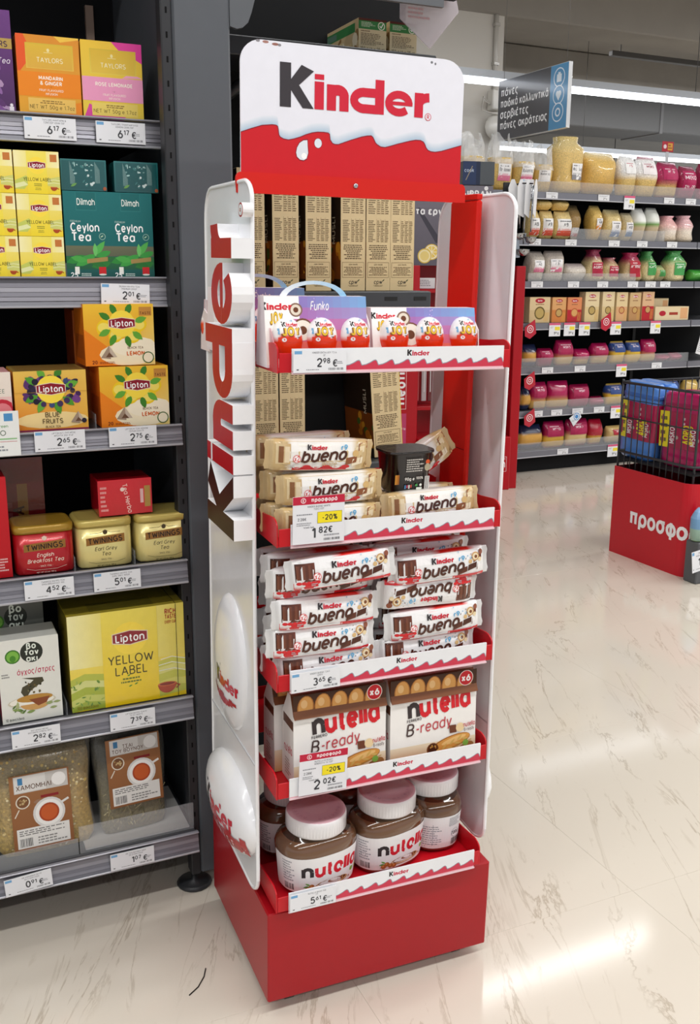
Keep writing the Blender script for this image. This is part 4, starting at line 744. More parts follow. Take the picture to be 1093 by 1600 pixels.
# header board
BW, BZ0, BZ1 = .345, 1.262, 1.4472
mb = MB(); pts = [(0, BZ0), (BW, BZ0)] + arcp(BW - .033, BZ1 - .03, .033, .03, 0, 90, 7) + arcp(.03, BZ1 - .03, .03, .03, 90, 180, 7)
mb.prism(pts, lambda x, y, t: (x, t, y), .1192, .1225, 'e8e9f3', side='e8e9f3'); hb = mb.build('header_board', 'card', st)
p = MB(); d = Dec(p, front(0, .1192, BZ0), BW, BZ1 - BZ0); k = BZ1 - BZ0
WV = [(.0, .3272), (.0162, .3330), (.0310, .3378), (.0459, .3396), (.0515, .3392), (.0535, .3378), (.0543, .3345), (.0547, .3309), (.0553, .3270), (.0572, .3242), (.0620, .3220), (.0697, .3211), (.0780, .3230), (.0871, .3260), (.0960, .3298), (.1047, .3326), (.1135, .3342), (.1224, .3345), (.1290, .3340), (.1314, .3325), (.1318, .3290), (.1324, .3249), (.1361, .3204), (.1400, .3192), (.1451, .3194), (.1540, .3226), (.1632, .3260), (.1814, .3319), (.1900, .3338), (.1962, .3344), (.1990, .3325), (.2010, .3291), (.2030, .3255), (.2058, .3230), (.2120, .3200), (.2190, .3198), (.2280, .3222), (.2378, .3253), (.2591, .3310), (.2680, .3328), (.2759, .3329), (.2810, .3310), (.2834, .3280), (.2855, .3235), (.2886, .3201), (.2940, .3182), (.3009, .3179), (.3110, .3196), (.3205, .3224), (.345, .3298)]
def wv(dx, dy): return [((x + dx) / BW, (1 + z + dy - BZ0) / k) for x, z in WV]
sh = wv(0, .0125); lo = wv(0, 0)
for i in range(len(lo) - 1):      # pale blue rim of the milk, fading upwards
    o = .00018; a, b, c, e = lo[i], lo[i + 1], sh[i + 1], sh[i]
    p.poly([d.fn(q[0] * BW, q[1] * k, o) for q in (a, b, c, e)], ['a9c3d8', 'a9c3d8', 'e6e9f2', 'e6e9f2'])
d.k = 6
for i in range(len(lo) - 1): p.poly([d.fn(q[0] * BW, q[1] * k, .00028) for q in ((lo[i][0], 0), (lo[i + 1][0], 0), lo[i + 1], lo[i])], 'cd1724')
d.k = 16; d.line(lo, .0035, '8a1a2c')
for sc, c in ((1.0, '8a1a2c'), (.9, 'dfe6ef')):
    q = [(.0985, .3240), (.0990, .3150), (.1000, .3050), (.0975, .2965), (.0925, .2938), (.0865, .2945), (.0815, .2985), (.0800, .3045), (.0815, .3120), (.0855, .3190), (.0920, .3232)]; cx, cz = .0905, .308
    d.poly([((cx + (x - cx) * sc) / BW, (1 + cz + (z - cz) * sc - BZ0) / k) for x, z in q], c)
    d.ell(.1140 / BW, (1.3192 - BZ0) / k, .0062 / BW * sc, c, ry=.0070 / BW * sc)
d.ell(.093 / BW, (1.301 - BZ0) / k, .004 / BW, 'ffffff')
put_logo(d, (.0555 + .118) / BW, (1.3642 - BZ0) / k, .0575 / k, ck='3a363b', cr='d0213a')
d.ell(.287 / BW, (1.366 - BZ0) / k, .0052 / BW, 'd0213a', n=18); d.ell(.287 / BW, (1.366 - BZ0) / k, .0043 / BW, 'e8e9f3', n=18); d.text('R', .287 / BW, (1.3634 - BZ0) / k, .0052 / k, 'd0213a', wt=1.4)
sp1, sp2 = MB(), MB()
for x, z, r_ in ((.025, 1.4455, .006), (.036, 1.4448, .009), (.05, 1.443, .01), (.056, 1.4425, .005), (.29, 1.441, .004), (.296, 1.4395, .003)): Dec(sp1 if x < .1 else sp2, front(0, .1192, BZ0), BW, BZ1 - BZ0).ell(x / BW, (z - BZ0) / k, r_ / BW * .5, random.choice(['9a6a60', 'a87a70', '8d8a90'] if x < .1 else ['77787e']), ry=.0018 / BW)
p.build('header_print', 'card', hb)
for q, m_ in ((sp1, 0), (sp2, 1)): q.build('stain', 'card', hb)

# side panels
def panel(side):
    sx = -1 if side == 'left' else 1; x0 = -.0035 if side == 'left' else .4035
    mb = MB(); pts = arcp(.07, .205, .036, .028, 180, 270, 5) + arcp(.25, .215, .042, .03, 270, 360, 5) + [(.294, .33), (.2925, .36), (.294, .40), (.2915, 1.15)] + arcp(.255, 1.213, .0365, .047, 0, 90, 6) + arcp(.085, 1.235, .034, .026, 90, 180, 6) + [(.0505, 1.1), (.047, .7), (.036, .33)]
    fn = lambda x, y, t: (x0 + sx * t, x, y)
    mb.prism(pts, fn, 0, .003, 'e9eaee'); pa = mb.build('side_panel', 'plastic', st)
    rim = MB(); c = pts + [pts[0]]; rim.tube([fn(x, y, .0018) for x, y in c], .0034, 'f1f2f5', 6, caps=False); rim.build('rim', 'plastic', pa)
    # upright lettering, blocks standing proud of the panel
    def pt(a, b): return (.0445 + b * ky, .7635 + a * 1.885)
    for ps, col, nm_, ky in ((LK, '2a1712', 'letter', 2.5), (LRR, 'b5101e', 'lettering', 3.05)) if side == 'left' else ():
        lm = MB()
        for i_, q in enumerate(ps): lm.prism([pt(a, b) for a, b in q], fn, .003, .033 + (i_ % 7) * 1e-5, col, side='f0f1f4')
        lm2 = lm.build(nm_, 'card', pa)
        # prism() colours its second cap with the face colour
    if side == 'left':
     rg = MB(); rg.prism([(.050 + .011 * math.cos(a * .35) , 1.2215 + .0095 * math.sin(a * .35)) for a in range(18)], fn, .003, .018, 'b5101e', side='f0f1f4'); rg.prism([(.050 + .0085 * math.cos(a * .35), 1.2215 + .0072 * math.sin(a * .35)) for a in range(18)], fn, .018, .0184, 'f0f1f4')
     d = Dec(rg, lambda x, y, o: fn(.050 + y, 1.2215 - .004 + x, .0184 + o), .008, .008, 0, False)
     d.text('R', .5, -.35, .75, 'b5101e', wt=1.3); rg.build('registered_mark', 'plastic', pa)
    # two smooth swellings with the maker's word
    def swell(cd_, cz, rd, rz_, hgt, name):
        g = MB(); g.grid(lambda u, v: fn(cd_ + rd * math.sin(v) * math.cos(u), cz + rz_ * math.sin(v) * math.sin(u), .003 + hgt * math.cos(v)), [2 * pi * i / 28 for i in range(28)], [pi / 2 * i / 8 + .02 for i in range(8)] + [pi / 2], 'eff0f4', 0, True, True)
        o = g.build(name, 'plastic', pa)
        def f(x, y, oo):
            q = min(.98, ((x - cd_) / rd) ** 2 + ((y - cz) / rz_) ** 2); return fn(x, y, .0035 + oo + hgt * math.sqrt(1 - q))
        return o, f
    o, f = swell(.165, .525, .085, .115, .02, 'swelling'); p = MB(); d = Dec(p, lambda x, y, oo: f(.24 - x if side == 'left' else .09 + x, .44 + y, oo), .15, .12)
    put_logo(d, .66, .42, .24, sx=.8)
    for x, z0, z1 in [(.1 + i * .08, .28 - .12 * math.sin((i + .5) / 10 * pi) - .0, .30 + .03 * math.sin(i * 1.7)) for i in range(10)]: d.rect(x, z0, x + .081, z1, 'b5101e', ny=2)
    p.build('swelling_print', 'plastic', o)
    o, f = swell(.16, .28, .128, .072, .036, 'dome'); p = MB(); d = Dec(p, lambda x, y, oo: f(.28 - x if side == 'left' else .02 + x, .2 + y, oo), .26, .17)
    put_logo(d, .52, .36, .25, sx=.8, rot=.06)
    for i in range(14): x = .2 + i * .05; d.rect(x, .17 + .02 * (i % 2) + .004 * i, x + .0505, .30 + .03 * math.sin(i * 1.5) + .008 * i, 'b5101e', ny=2)
    for i, ch in enumerate('SURPRISE'): d.text(ch, .3 + i * .065, .2 + i * .006, .07, 'f3d8d8', wt=1.3)
    p.build('dome_print', 'plastic', o)
    sm = MB(); sm.box(min(x0, x0 + sx * .0045), max(x0, x0 + sx * .0045), .038, .2915, .402, .4045, 'c9ccd2'); sm.build('seam', 'plastic', pa)
panel('left'); panel('right')

# trays
TZ = [1.0125, .7675, .546, .3705, .1735]
def kstrip(d):
    d.rect(0, 0, 1, 1, 'eceef2'); w_ = wave(10, .25, .22, .235, 1.0); dd = d.k
    d.poly([(.235, 0), (1, 0)] + [(x, y) for x, y in w_][::-1], 'cf3a52'); d.line([(x, y) for x, y in w_], .0035, '8f9aa8'); d.rect(0, 0, 1, .07, 'eab8c0'); put_logo(d, .575, .62, .27, cr='c8304a')
for k, z in enumerate(TZ):
    for back in (0, 1):
        if back and k == 4: continue
        Y = (lambda y: y) if not back else (lambda y: .325 - y)
        def bx(mb, a, b, c, e, f, g, col, bev=.001): mb.box(a, b, min(Y(c), Y(e)), max(Y(c), Y(e)), f, g, col, bev=bev)
        mb = MB(); bx(mb, .012, .372, -.008, .1185, z - .002, z, RED); tr = mb.build('tray', 'red_steel', st)
        m2 = MB(); bx(m2, .013, .371, -.0100, -.008, z - .0025, z + .024, RED); m2.build('lip', 'red_steel', tr)
        for s in (.0105, .3715):
            m2 = MB(); pts = [(-.009, z - .003), (.118, z - .003), (.118, z + .03)] + [(.05, z + .033)] + arcp(.012, z + .026, .02, .011, 90, 180, 5); m2.prism(pts, lambda x, y, t: (t, Y(x), y), s, s + .002, RED); m2.build('side_wall', 'red_steel', tr)
        if not back:
            m2 = MB(); m2.box(.030, .3595, -.0130, -.0103, z - .002, z + .030, 'e8e9ee', bev=.0005); sp = m2.build('price_rail', 'plastic', tr)
            p = MB(); kstrip(Dec(p, front(.030, -.0130, z - .002), .3295, .032)); p.build('rail_print', 'card', sp)
            m2 = MB(); m2.box(.029, .3605, -.0150, -.0128, z - .0045, z - .0015, 'e3c4cc', bev=.0006); m2.build('clear_edge', 'plastic', sp)
for s, sy in ((.0135, 1.0135),):
    mb = MB(); mb.prism([(.004, 1.0145), (.09, 1.0145), (.09, 1.075), (.06, 1.078), (.03, 1.066), (.012, 1.045)], lambda x, y, t: (t, x, y), .0128, .0145, 'e0a8b0'); o = mb.build('clear_divider', 'tinted', st)

# ------------------------------------------------------------------ sweets on the trays
class Wrap:
    """bar wrapper lying along x, face towards -y, flat crimped fins at both ends"""
    def __init__(s, L, h, dep, seed=0): s.L, s.h, s.dep = L, h, dep; R = random.Random(seed); s.ph = [R.uniform(0, 6) for _ in range(4)]
    def half(s, u):
        a = abs(u)
        if a > .885: return s.h * .46, .0007
        k = (1 - (a / .90) ** 6) ** .5
        return s.h / 2 * (.93 + .07 * k) * (1 + .015 * math.sin(9 * u + s.ph[0])), s.dep / 2 * max(.03, k)
    def pos(s, u, a, o=0):
        hh, dd = s.half(u); c, q = math.cos(a), math.sin(a); k = (abs(c) ** 4 + abs(q) ** 4) ** -.25
        w_ = 1 + .05 * math.sin(6 * u + 2 * a + s.ph[1]) + .03 * math.sin(17 * u + 3 * a + s.ph[2])
        if abs(u) > .885: w_ = 1 + 0 * w_
        x = u * s.L / 2
        if abs(u) > .99: x += (.0015 if math.sin(a * 20) > 0 else -.0005) * sgn(u)
        return (x, s.dep / 2 + (dd * w_) * q * k, s.h / 2 + (hh) * c * k)
    def front(s, x, z, o):
        u = max(-1, min(1, x / (s.L / 2))); hh, dd = s.half(u); v = max(-.96, min(.96, (z - s.h / 2) / hh)); return (x, s.dep / 2 - dd * 1.06 * (1 - abs(v) ** 4) ** .25 - o * 1.4, z)
US = [-1, -.97, -.94, -.91, -.885, -.86, -.8, -.7, -.55, -.4, -.2, 0, .2, .4, .55, .7, .8, .86, .885, .91, .94, .97, 1]
def wrap_mesh(kind, L, h, dep, seed):
    w_ = Wrap(L, h, dep, seed); na = 20
    fin = 'dcdcdc' if kind == 'dark' else 'cbb184'; body = 'eeeeef' if kind == 'dark' else 'efece4'
    def cf(u, a):
        c = math.cos(a)
        if abs(u) > .88: return fin
        if kind == 'white': return 'cfb27e' if abs(u) > .62 else body
        if c < -.8: return 'd8262c'
        if c > .75 and -.05 < u < .6: return 'e0281f'
        return body
    mb = MB(); us = US; vs = [2 * pi * i / na for i in range(na + 1)]
    mb.grid(lambda u, a: w_.pos(u, a), us, vs, cf, 0, True)
    for sg in (-1, 1): mb.face([mb.add([w_.pos(sg, 2 * pi * i / na)]) for i in range(na)], fin)
    p = MB(); d = Dec(p, lambda x, z, o: w_.front(x - L / 2, z, o), L, h)
    def R_(x0, y0, x1, y1, c, **k): d.rect(x0, y0, x1, y1, c, n=max(2, int((x1 - x0) * 14)), ny=3, **k)
    if kind == 'dark':
        R_(.06, .06, .94, .94, 'f3f3f4'); R_(.075, .30, .24, .86, '4a2114', right='6d3522')
        for i in range(3): R_(.085 + i * .05, .36, .12 + i * .05, .8, '7d4631', right='54281a')
        R_(.06, .07, .26, .26, 'd4202a'); R_(.22, .07, .62, .11, 'f4f4f4'); R_(.60, .06, .94, .14, 'd4202a')
        for i in range(5): d.ell(.1 + .04 * i, .25, .022, 'd4202a', ry=.014, n=10)
        for x, y, a, c in ((.86, .62, .7, '6b3320'), (.80, .36, -.3, '4a2114'), (.70, .26, .4, '5d2c1c'), (.90, .36, 1.2, '7d4631')): d.poly([(x - .05, y - .12), (x + .045, y - .03), (x + .05, y + .15), (x - .04, y + .08)], c)
        d.ell(.835, .70, .042, 'caa06a', n=14); d.ell(.835, .70, .03, 'f0e0bd', n=12); d.ell(.84, .69, .016, '7d4a28', n=10); d.ell(.78, .55, .02, 'd9b680'); d.ell(.9, .82, .025, '8a4a30'); d.ell(.885, .58, .02, 'e8d5ae')
        d.blobs(12, .66, .62, .84, .92, .003, .007, ['9fc6de', '7fb3d2', '6a3a24'])
    else:
        R_(.06, .05, .94, .95, 'd6bc8c'); R_(.21, .07, .76, .94, 'f4f2ee'); R_(.76, .07, .82, .94, 'f4f2ee', right='d6bc8c'); R_(.17, .07, .21, .94, 'd6bc8c', right='f4f2ee'); R_(.08, .25, .2, .88, 'e2cda2', right='c9a875'); R_(.1, .3, .14, .8, '8a5a34'); R_(.15, .3, .19, .8, 'e8d6b4')
        R_(.22, .06, .72, .16, 'd3202c'); 
        for i in range(6): d.ell(.26 + .09 * i, .17, .04, 'd3202c' if i % 2 else 'f4f2ee', ry=.016, n=10)
        for x, y, c in ((.84, .66, 'e9d7b2'), (.76, .34, '8c5230'), (.82, .3, 'f1e4c8'), (.9, .42, 'b4844c'), (.88, .78, '9a6238')): d.poly([(x - .055, y - .13), (x + .05, y - .04), (x + .055, y + .16), (x - .045, y + .1)], c)
        d.ell(.80, .58, .03, 'd8b478'); d.ell(.93, .2, .025, 'e2c494'); d.ell(.93, .2, .012, 'a97a40')
    y0 = .62 if kind == 'dark' else .70
    put_logo(d, .44 if kind == 'white' else .50, y0, .21 if kind == 'dark' else .17, sx=.95)
    d.text('rg' if False else 'r9', .69, y0, .15, '5aa9d6', wt=1.6, fit=.06)
    d.text('bueno', .50, .24 if kind == 'dark' else .36, .36 if kind == 'dark' else .34, '4a2216', wt=1.5, sl=.3, fit=.42, rot=.06, sx=1.1, gap=.35)
    if kind == 'white': d.text('White', .55, .2, .14, 'c9a978', wt=.8, sl=.3)
    d.ell(.255, .42, .035, 'd4202a', n=14); d.ell(.255, .42, .03, 'f7f2f2', n=14); d.text('×2' if False else 'x2', .255, .35, .15, 'd4202a', wt=1.3, fit=.045)
    d.lines(.2, .14, .26, .24, 2, 'b9bcc2')
    return mb.mesh('chocolate_bar_pack', 'film'), p.mesh('print', 'film')
WM = {('dark', k): wrap_mesh('dark', .172, .047, .03, k) for k in range(2)}
WM.update({('white', k): wrap_mesh('white', .165, .046, .036, k + 5) for k in range(2)})
def bar(kind, s, dd, z, label, rz=0.0, ry=0.0, rx=0.0, flip=False, group=None, v=0):
    bm, pm = WM[kind, v]; o = bpy.data.objects.new('chocolate_bar_pack', bm); COL.objects.link(o); h = .047 if kind == 'dark' else .046
    M = FS @ T(s, dd, z, rz, rx, ry)
    if flip: M = M @ Matrix.Translation((0, 0, h)) @ Matrix.Rotation(pi, 4, 'Y')
    o.matrix_world = M; tag(o, label, 'chocolate bar', group); q = bpy.data.objects.new('print', pm); COL.objects.link(q); q.parent = o; return o
LY = ['lowest', 'second', 'third', 'fourth']
GD, GW = 'dark chocolate wafer bar packs', 'white chocolate wafer bar packs'
z = .5475
bar('dark', .100, -.002, z, 'white and brown wafer bar pack, lowest on the left, half behind the rail', ry=-.03, group=GD, rx=-.1)
bar('dark', .266, .000, z + .003, 'white and brown wafer bar pack, lowest on the right, half behind the price rail', ry=-.02, group=GD, v=1, rx=-.1)
bar('dark', .086, -.006, z + .043, 'white and brown wafer bar pack in the left pile, second from its bottom', ry=.015, group=GD, v=1, rx=-.12)
bar('dark', .277, -.004, z + .046, 'white and brown wafer bar pack in the right pile, under the upside-down one', ry=-.025, group=GD, rx=-.1)
bar('dark', .094, -.006, z + .086, 'white and brown wafer bar pack in the left pile, in its middle', ry=.02, group=GD, rx=-.12, rz=.03)
bar('dark', .264, .002, z + .094, 'upside-down wafer bar pack in the right pile', ry=.02, flip=True, group=GD, v=1)
bar('dark', .090, .010, z + .130, 'white and brown wafer bar pack in the left pile, mostly hidden under the top one', group=GD, rz=.03, v=1)
bar('dark', .281, -.004, z + .136, 'white and brown wafer bar pack topmost on the right, its fin sticking out', ry=-.03, group=GD, rx=-.1)
bar('dark', .112, -.020, z + .1535, 'white and brown wafer bar pack topmost on the left', ry=-.05, group=GD, rx=-.14, rz=-.03)
for k in range(4):
    for j in range(2):
        dd = .042 + .034 * j
        bar('dark', .093 + .004 * ((k * 7 + j * 3) % 3), dd, z + .0475 * k, 'white wafer bar pack, %s layer up in the %s row behind the left pile' % (LY[k], ('first', 'second')[j]), group=GD, v=(k + j) % 2, rz=.02 * ((k + j) % 3 - 1))
        bar('dark', .268 + .004 * ((k * 5 + j) % 3), dd, z + .0475 * k, 'white wafer bar pack, %s layer up in the %s row behind the right pile' % (LY[k], ('first', 'second')[j]), group=GD, v=(k + j + 1) % 2, rz=.02 * ((k + j) % 3 - 1))
z = .769
bar('white', .098, .0, z, 'golden white-chocolate bar pack behind the offer tag, bottom of its pile', ry=.01, group=GW)
bar('white', .268, .004, z + .012, 'golden white-chocolate bar pack alone on the right, below the black cup', ry=-.02, rx=-.12, group=GW, v=1)
bar('white', .102, .006, z + .048, 'golden white-chocolate bar pack in the middle of its pile', ry=.0, group=GW, v=1)
bar('white', .086, .012, z + .096, 'golden white-chocolate bar pack on top of its pile', ry=.05, group=GW)
for k in range(2):
    for j in range(2): bar('white', .09 + .006 * j, .040 + .036 * j + .004 * k, z + .048 * k, 'golden white-chocolate bar pack, %s layer in the %s row behind the left pile' % (LY[k], ('first', 'second')[j]), group=GW, v=j)
for j in range(2): bar('white', .265, .046 + .037 * j, z, 'golden white-chocolate bar pack under the black cup, %s row back' % ('first', 'second')[j], group=GW, v=j)
bar('white', .075, .062, z + .0965, 'golden white-chocolate bar pack behind the topmost one', group=GW, rz=.06)
m = bar('white', .292, .103, z + .052, 'golden bar pack leaning up at the right behind the black cup', group=GW, ry=-.55)

# black cup
e = empty('dessert_cup', FS @ T(.241, .064, .817, .04, .0), 'black plastic dessert cup with white small print, standing among golden bars', 'dessert cup')
mb = MB(); mb.lathe([(.030, 0), (.032, .003), (.0385, .060), (.041, .061), (.0415, .0635), (.040, .064)], 26, '17110f', p=4.2, ky=.8); mb.build('body', 'plastic', e)
mb = MB(); mb.lathe([(.0412, .0642), (.0412, .0652)], 26, '241b18', p=4.2, ky=.8); mb.build('lid_film', 'film', e)
p = MB(); d = Dec(p, lambda x, y, o: (-.03 + x, -.8 * (.0318 + .0067 * y / .06) - o - .0008, y), .06, .06)
d.rect(-.05, .25, .12, .5, 'd08a1c', right='8a4a10'); d.lines(.3, .55, .8, .9, 6, 'c9c4be'); d.ell(.9, .8, .06, 'd8521c'); d.ell(.9, .66, .08, 'b0a48a', ry=.1); d.text('90g e', .28, .34, .07, 'f0ece6', wt=1.3, al='l'); d.text('100%', .6, .36, .06, 'e8e4dc', wt=1.2, al='l')
for i, c in enumerate(('3f7fb0', 'b03a5a', 'd8d4cc', 'c04030')): d.rect(.28 + i * .055, .12 + .02 * (i % 2), .32 + i * .055, .22, c)
d.ell(.62, .2, .035, '3f9a4a'); d.ell(.74, .2, .035, 'e8e8e0'); d.rect(.62, .06, .78, .14, 'dfe3da'); d.rect(.85, .06, .98, .42, 'e8e6e2'); d.bars(.86, .07, .97, .41, '1a1a1a', 10); p.build('print', 'plastic', e)
# egg packs
def egg_mesh():
    mb = MB(); n = 20
    def prof(t): return .0205 * math.sin(t) * (1 - .14 * math.cos(t)) , .0290 - .0290 * math.cos(t)
    us = [2 * pi * i / n for i in range(n)]; vs = [pi * (i + .02) / 14 * .998 for i in range(15)]
    mb.grid(lambda u, t: (prof(t)[0] * math.cos(u), prof(t)[0] * math.sin(u), prof(t)[1]), us, vs, lambda u, t: 'ea3a12' if t < 1.76 + .12 * math.sin(3 * u + 1) else 'f4f3f2', 0, True, True)
    p = MB()
    def fn(x, z, o):
        t = math.acos(max(-1, min(1, (.0290 - z) / .0290))); r = prof(t)[0]; q = max(-.95, min(.95, x / max(r, .001))); return (x, -r * math.sqrt(1 - q * q) - o * .8, z)
    d = Dec(p, lambda x, z, o: fn(x - .02, z, o), .04, .058)
    for i in range(10): d.rect(.1 + .08 * i, .5, .1805 + .08 * i, .60 + (.035 * math.sin(i * 1.6)), 'ea3a12', ny=2)
    d.ell(.26, .55, .07, 'f4f3f2', ry=.06); d.text('r9', .55, .91, .04, '6ab0d8', wt=1.4); put_logo(d, .5, .815, .10, cr='d8283a', sx=.9)
    d.text('JOY', .5, .64, .15, '8a5a12', wt=2.6, fit=.66); d.text('JOY', .5, .647, .14, 'f3c832', wt=1.7, fit=.62); d.line([(.5, .615), (.75, .60), (.8, .61)], .02, '3a3a4a'); d.rect(.1, .66, .15, .78, '7ab0d8')
    return mb.mesh('egg', 'plastic'), p.mesh('egg_print', 'plastic')
EM, EP = egg_mesh()
def joy_pack(s, dd, z, W, label, handle, ry=0.0, rz=0.0):
    e = empty('chocolate_egg_pack', FS @ T(s, dd, z, rz, 0, ry), label, 'chocolate eggs', 'packs of three chocolate eggs')
    h = .096 if handle else .080; A = [(0, .004), (.052, .004), (.040, h), (.016, h)]
    mb = MB(); mb.prism(A, lambda x, y, t: (t, x, y), -W / 2, W / 2, 'd9c0c8', side='efe6ea'); mb.build('carton', 'card', e)
    fl = lambda x, z_, o: (-W / 2 + x, .016 * (z_ + .0) / h - o, .004 + z_ * (h - .004) / h)
    p = MB(); d = Dec(p, fl, W, h); n = 12
    for i in range(n):
        for j in range(6):
            a = i / n; q = (j + .5) / 6; c = mixc(mixc('f2883a', 'e04a90', min(1, q * 1.6)), mixc('8a5ab8', '6ab4e6', min(1, a * 1.1)), max(0, q * 1.5 - .5))
            if a < .28 - .1 * (1 - q): c = mixc('f6efe8', 'ffffff', q)
            d.k = 0; d.rect(i / n, j / 6, (i + 1) / n, (j + 1) / 6, c)
    d.k = 5
    d.ell(.36, .52, .10, '7a4a34', n=20); d.ell(.36, .50, .095, 'f2e8da', n=20); d.ell(.36, .5, .04, '6b3a20', n=14); d.ell(.30, .80, .065, '8a6a5a', n=18); d.ell(.30, .80, .05, 'e8dccb', n=18); d.ell(.30, .8, .025, '6b3a20')
    put_logo(d, .11, .80, .12, cr='d8283a'); d.text('JOY', .11, .60, .15, '8a5a12', wt=2.4, fit=.13); d.text('JOY', .11, .61, .14, 'f3c832', wt=1.6, fit=.12)
    if handle: d.text('Funko', .53, .80, .12, 'f4f0f8', wt=1.2, sl=.25, fit=.18)
    d.blobs(8, .44, .68, .62, .98, .004, .008, ['d8d0f0', 'c0b0e8']); p.build('front_print', 'card', e)
    for k, x in enumerate((-.335, .0, .335)):
        g = bpy.data.objects.new('egg', EM); COL.objects.link(g); g.parent = e; g.location = (x * W + .006, .006, .001); g.scale = (1.1, 1.0, 1.15); g.rotation_euler = (-.06, 0, [.05, -.04, .03][k])
        q = bpy.data.objects.new('egg_print', EP); COL.objects.link(q); q.parent = g
    if handle:
        m2 = MB(); R2 = MB()
        cx, r0, r1 = .0, .040, .049
        for i in range(14):
            a0, a1 = pi - pi * i / 14, pi - pi * (i + 1) / 14
            P = lambda r, a, y: (cx + r * 1.05 * math.cos(a), y, h - .006 + r * .55 * math.sin(a))
            col = mixc('f4f6fa', '8ac4ea', i / 13)
            for y in (.024, .0255): m2.poly([P(r0, a0, y), P(r0, a1, y), P(r1, a1, y), P(r1, a0, y)], col)
            m2.poly([P(r1, a0, .024), P(r1, a1, .024), P(r1, a1, .0255), P(r1, a0, .0255)], col); m2.poly([P(r0, a0, .024), P(r0, a1, .024), P(r0, a1, .0255), P(r0, a0, .0255)], col)
        m2.build('handle', 'card', e)
    m2 = MB(); m2.prism([(0, .0), (.05, 0), (.05, .004), (.0, .004)], lambda x, y, t: (t, x, y), -W / 2, W / 2, 'e9dfe4'); m2.build('bottom_flap', 'card', e)
    mb = MB(); mb.prism([(-.004, .0), (.054, .0), (.046, h * .7), (.02, h * .82), (.002, h * .6)], lambda x, y, t: (t, x, y), W / 2, W / 2 + .0015, 'efe3e4'); mb.build('end_flap', 'card', e)
    return e
joy_pack(.083, .024, 1.0135, .152, 'pack of three chocolate eggs with an upright white and blue carry handle', True, ry=.0)
joy_pack(.255, .030, 1.0135, .170, 'pack of three chocolate eggs with a flattened top, beside the handled pack', False)
joy_pack(.062, .218, 1.0185, .150, 'pack of three chocolate eggs on the rear tray, seen past the handled pack', True)
joy_pack(.067, .318, 1.0135, .150, 'pack of three chocolate eggs on the rear tray, peeking out behind the white panel', False, rz=pi)
# biscuit stick boxes
def p_bready(d):
    d.rect(0, 0, 1, 1, 'f1efec'); d.rect(0, .80, 1, 1, '54301c', top='3f2416')
    for i in range(5):
        x = .13 + i * .18; d.ell(x, .86, .088, 'b87636', ry=.125, n=18, rot=-.1); d.ell(x, .865, .076, 'dba25a', ry=.112, n=18, rot=-.1); d.ell(x - .015, .90, .035, 'ecc388', ry=.045, n=12)
    for i in range(24): x = i / 24; d.poly([(x, .70), (x + 1 / 24, .70), (x + 1 / 24, .79 + .012 * (x)), (x + .5 / 24, .815 + .012 * x), (x, .79 + .012 * x)], 'f4f2f0')
    d.ell(.87, .915, .085, 'f4e8e4', n=20); d.ell(.87, .915, .078, 'c8202c', n=20); d.text('x6', .87, .885, .065, 'ffffff', wt=1.8, fit=.11)
    d.rect(0, 0, 1, .24, 'caa06a', top='ead9bd', ny=2); d.rect(.3, 0, 1, .12, '8a5a34', top='c09058')
    d.text('n', .2, .555, .20, '3a3234', wt=1.95, al='l', fit=.14, rot=.07, gap=.3); d.text('utella', .335, .565, .20, 'd3202c', wt=1.95, al='l', fit=.60, rot=.07, sx=1.1, gap=.3)
    d.text('FERRERO', .19, .51, .028, '3a3234', wt=1.3, al='l', fit=.19, rot=.07); d.text('B', .18, .36, .125, '4a3a38', wt=1.0, al='l', sl=.12); d.text('-ready', .29, .37, .115, 'c04a52', wt=.95, al='l', sl=.12, rot=.07, fit=.42)
    d.ell(.7, .2, .24, 'a86a2c', ry=.075, n=22, rot=.22); d.ell(.71, .205, .225, 'd99a4a', ry=.06, n=22, rot=.22); d.ell(.74, .225, .15, 'ecc07a', ry=.03, n=16, rot=.22); d.ell(.49, .16, .07, '7a4420', n=16); d.ell(.49, .165, .055, '4a2616', n=16); d.blobs(7, .45, .12, .53, .2, .008, .014, ['c9984e', 'b07a34'])
    for i in range(10): d.leaf(.42 + i * .045, .05 + .02 * i, .09, .35 + .5 * (-1) ** i, 'd8b060', .3)
    d.line([(.38, .04), (.95, .2)], .008, 'c09a50'); d.ell(.85, .1, .05, '8a5a34'); d.ell(.93, .13, .05, '9a6a3c'); d.ell(.88, .17, .035, '7fae4a'); d.ell(.85, .1, .02, 'e8d0a0')
    d.poly([(.68, .40), (.76, .40), (.77, .31), (.69, .31)], '6b3a24'); d.ell(.81, .36, .05, 'e8d0a4'); d.text('nutella', .92, .36, .05, 'c04a52', wt=1.3, fit=.14, rot=.07); d.text('B-ready', .92, .31, .035, '6a5a58', wt=1.0, fit=.12, rot=.07)
def p_bside(d): d.rect(0, 0, 1, 1, 'dedad6'); d.text('nutella', .5, .45, .12, 'b83a4a', wt=1.4, fit=.8, rot=.1); d.lines(.2, .08, .8, .35, 6, '9a8a80'); d.rect(0, .86, 1, 1, '5a3420')
br = None
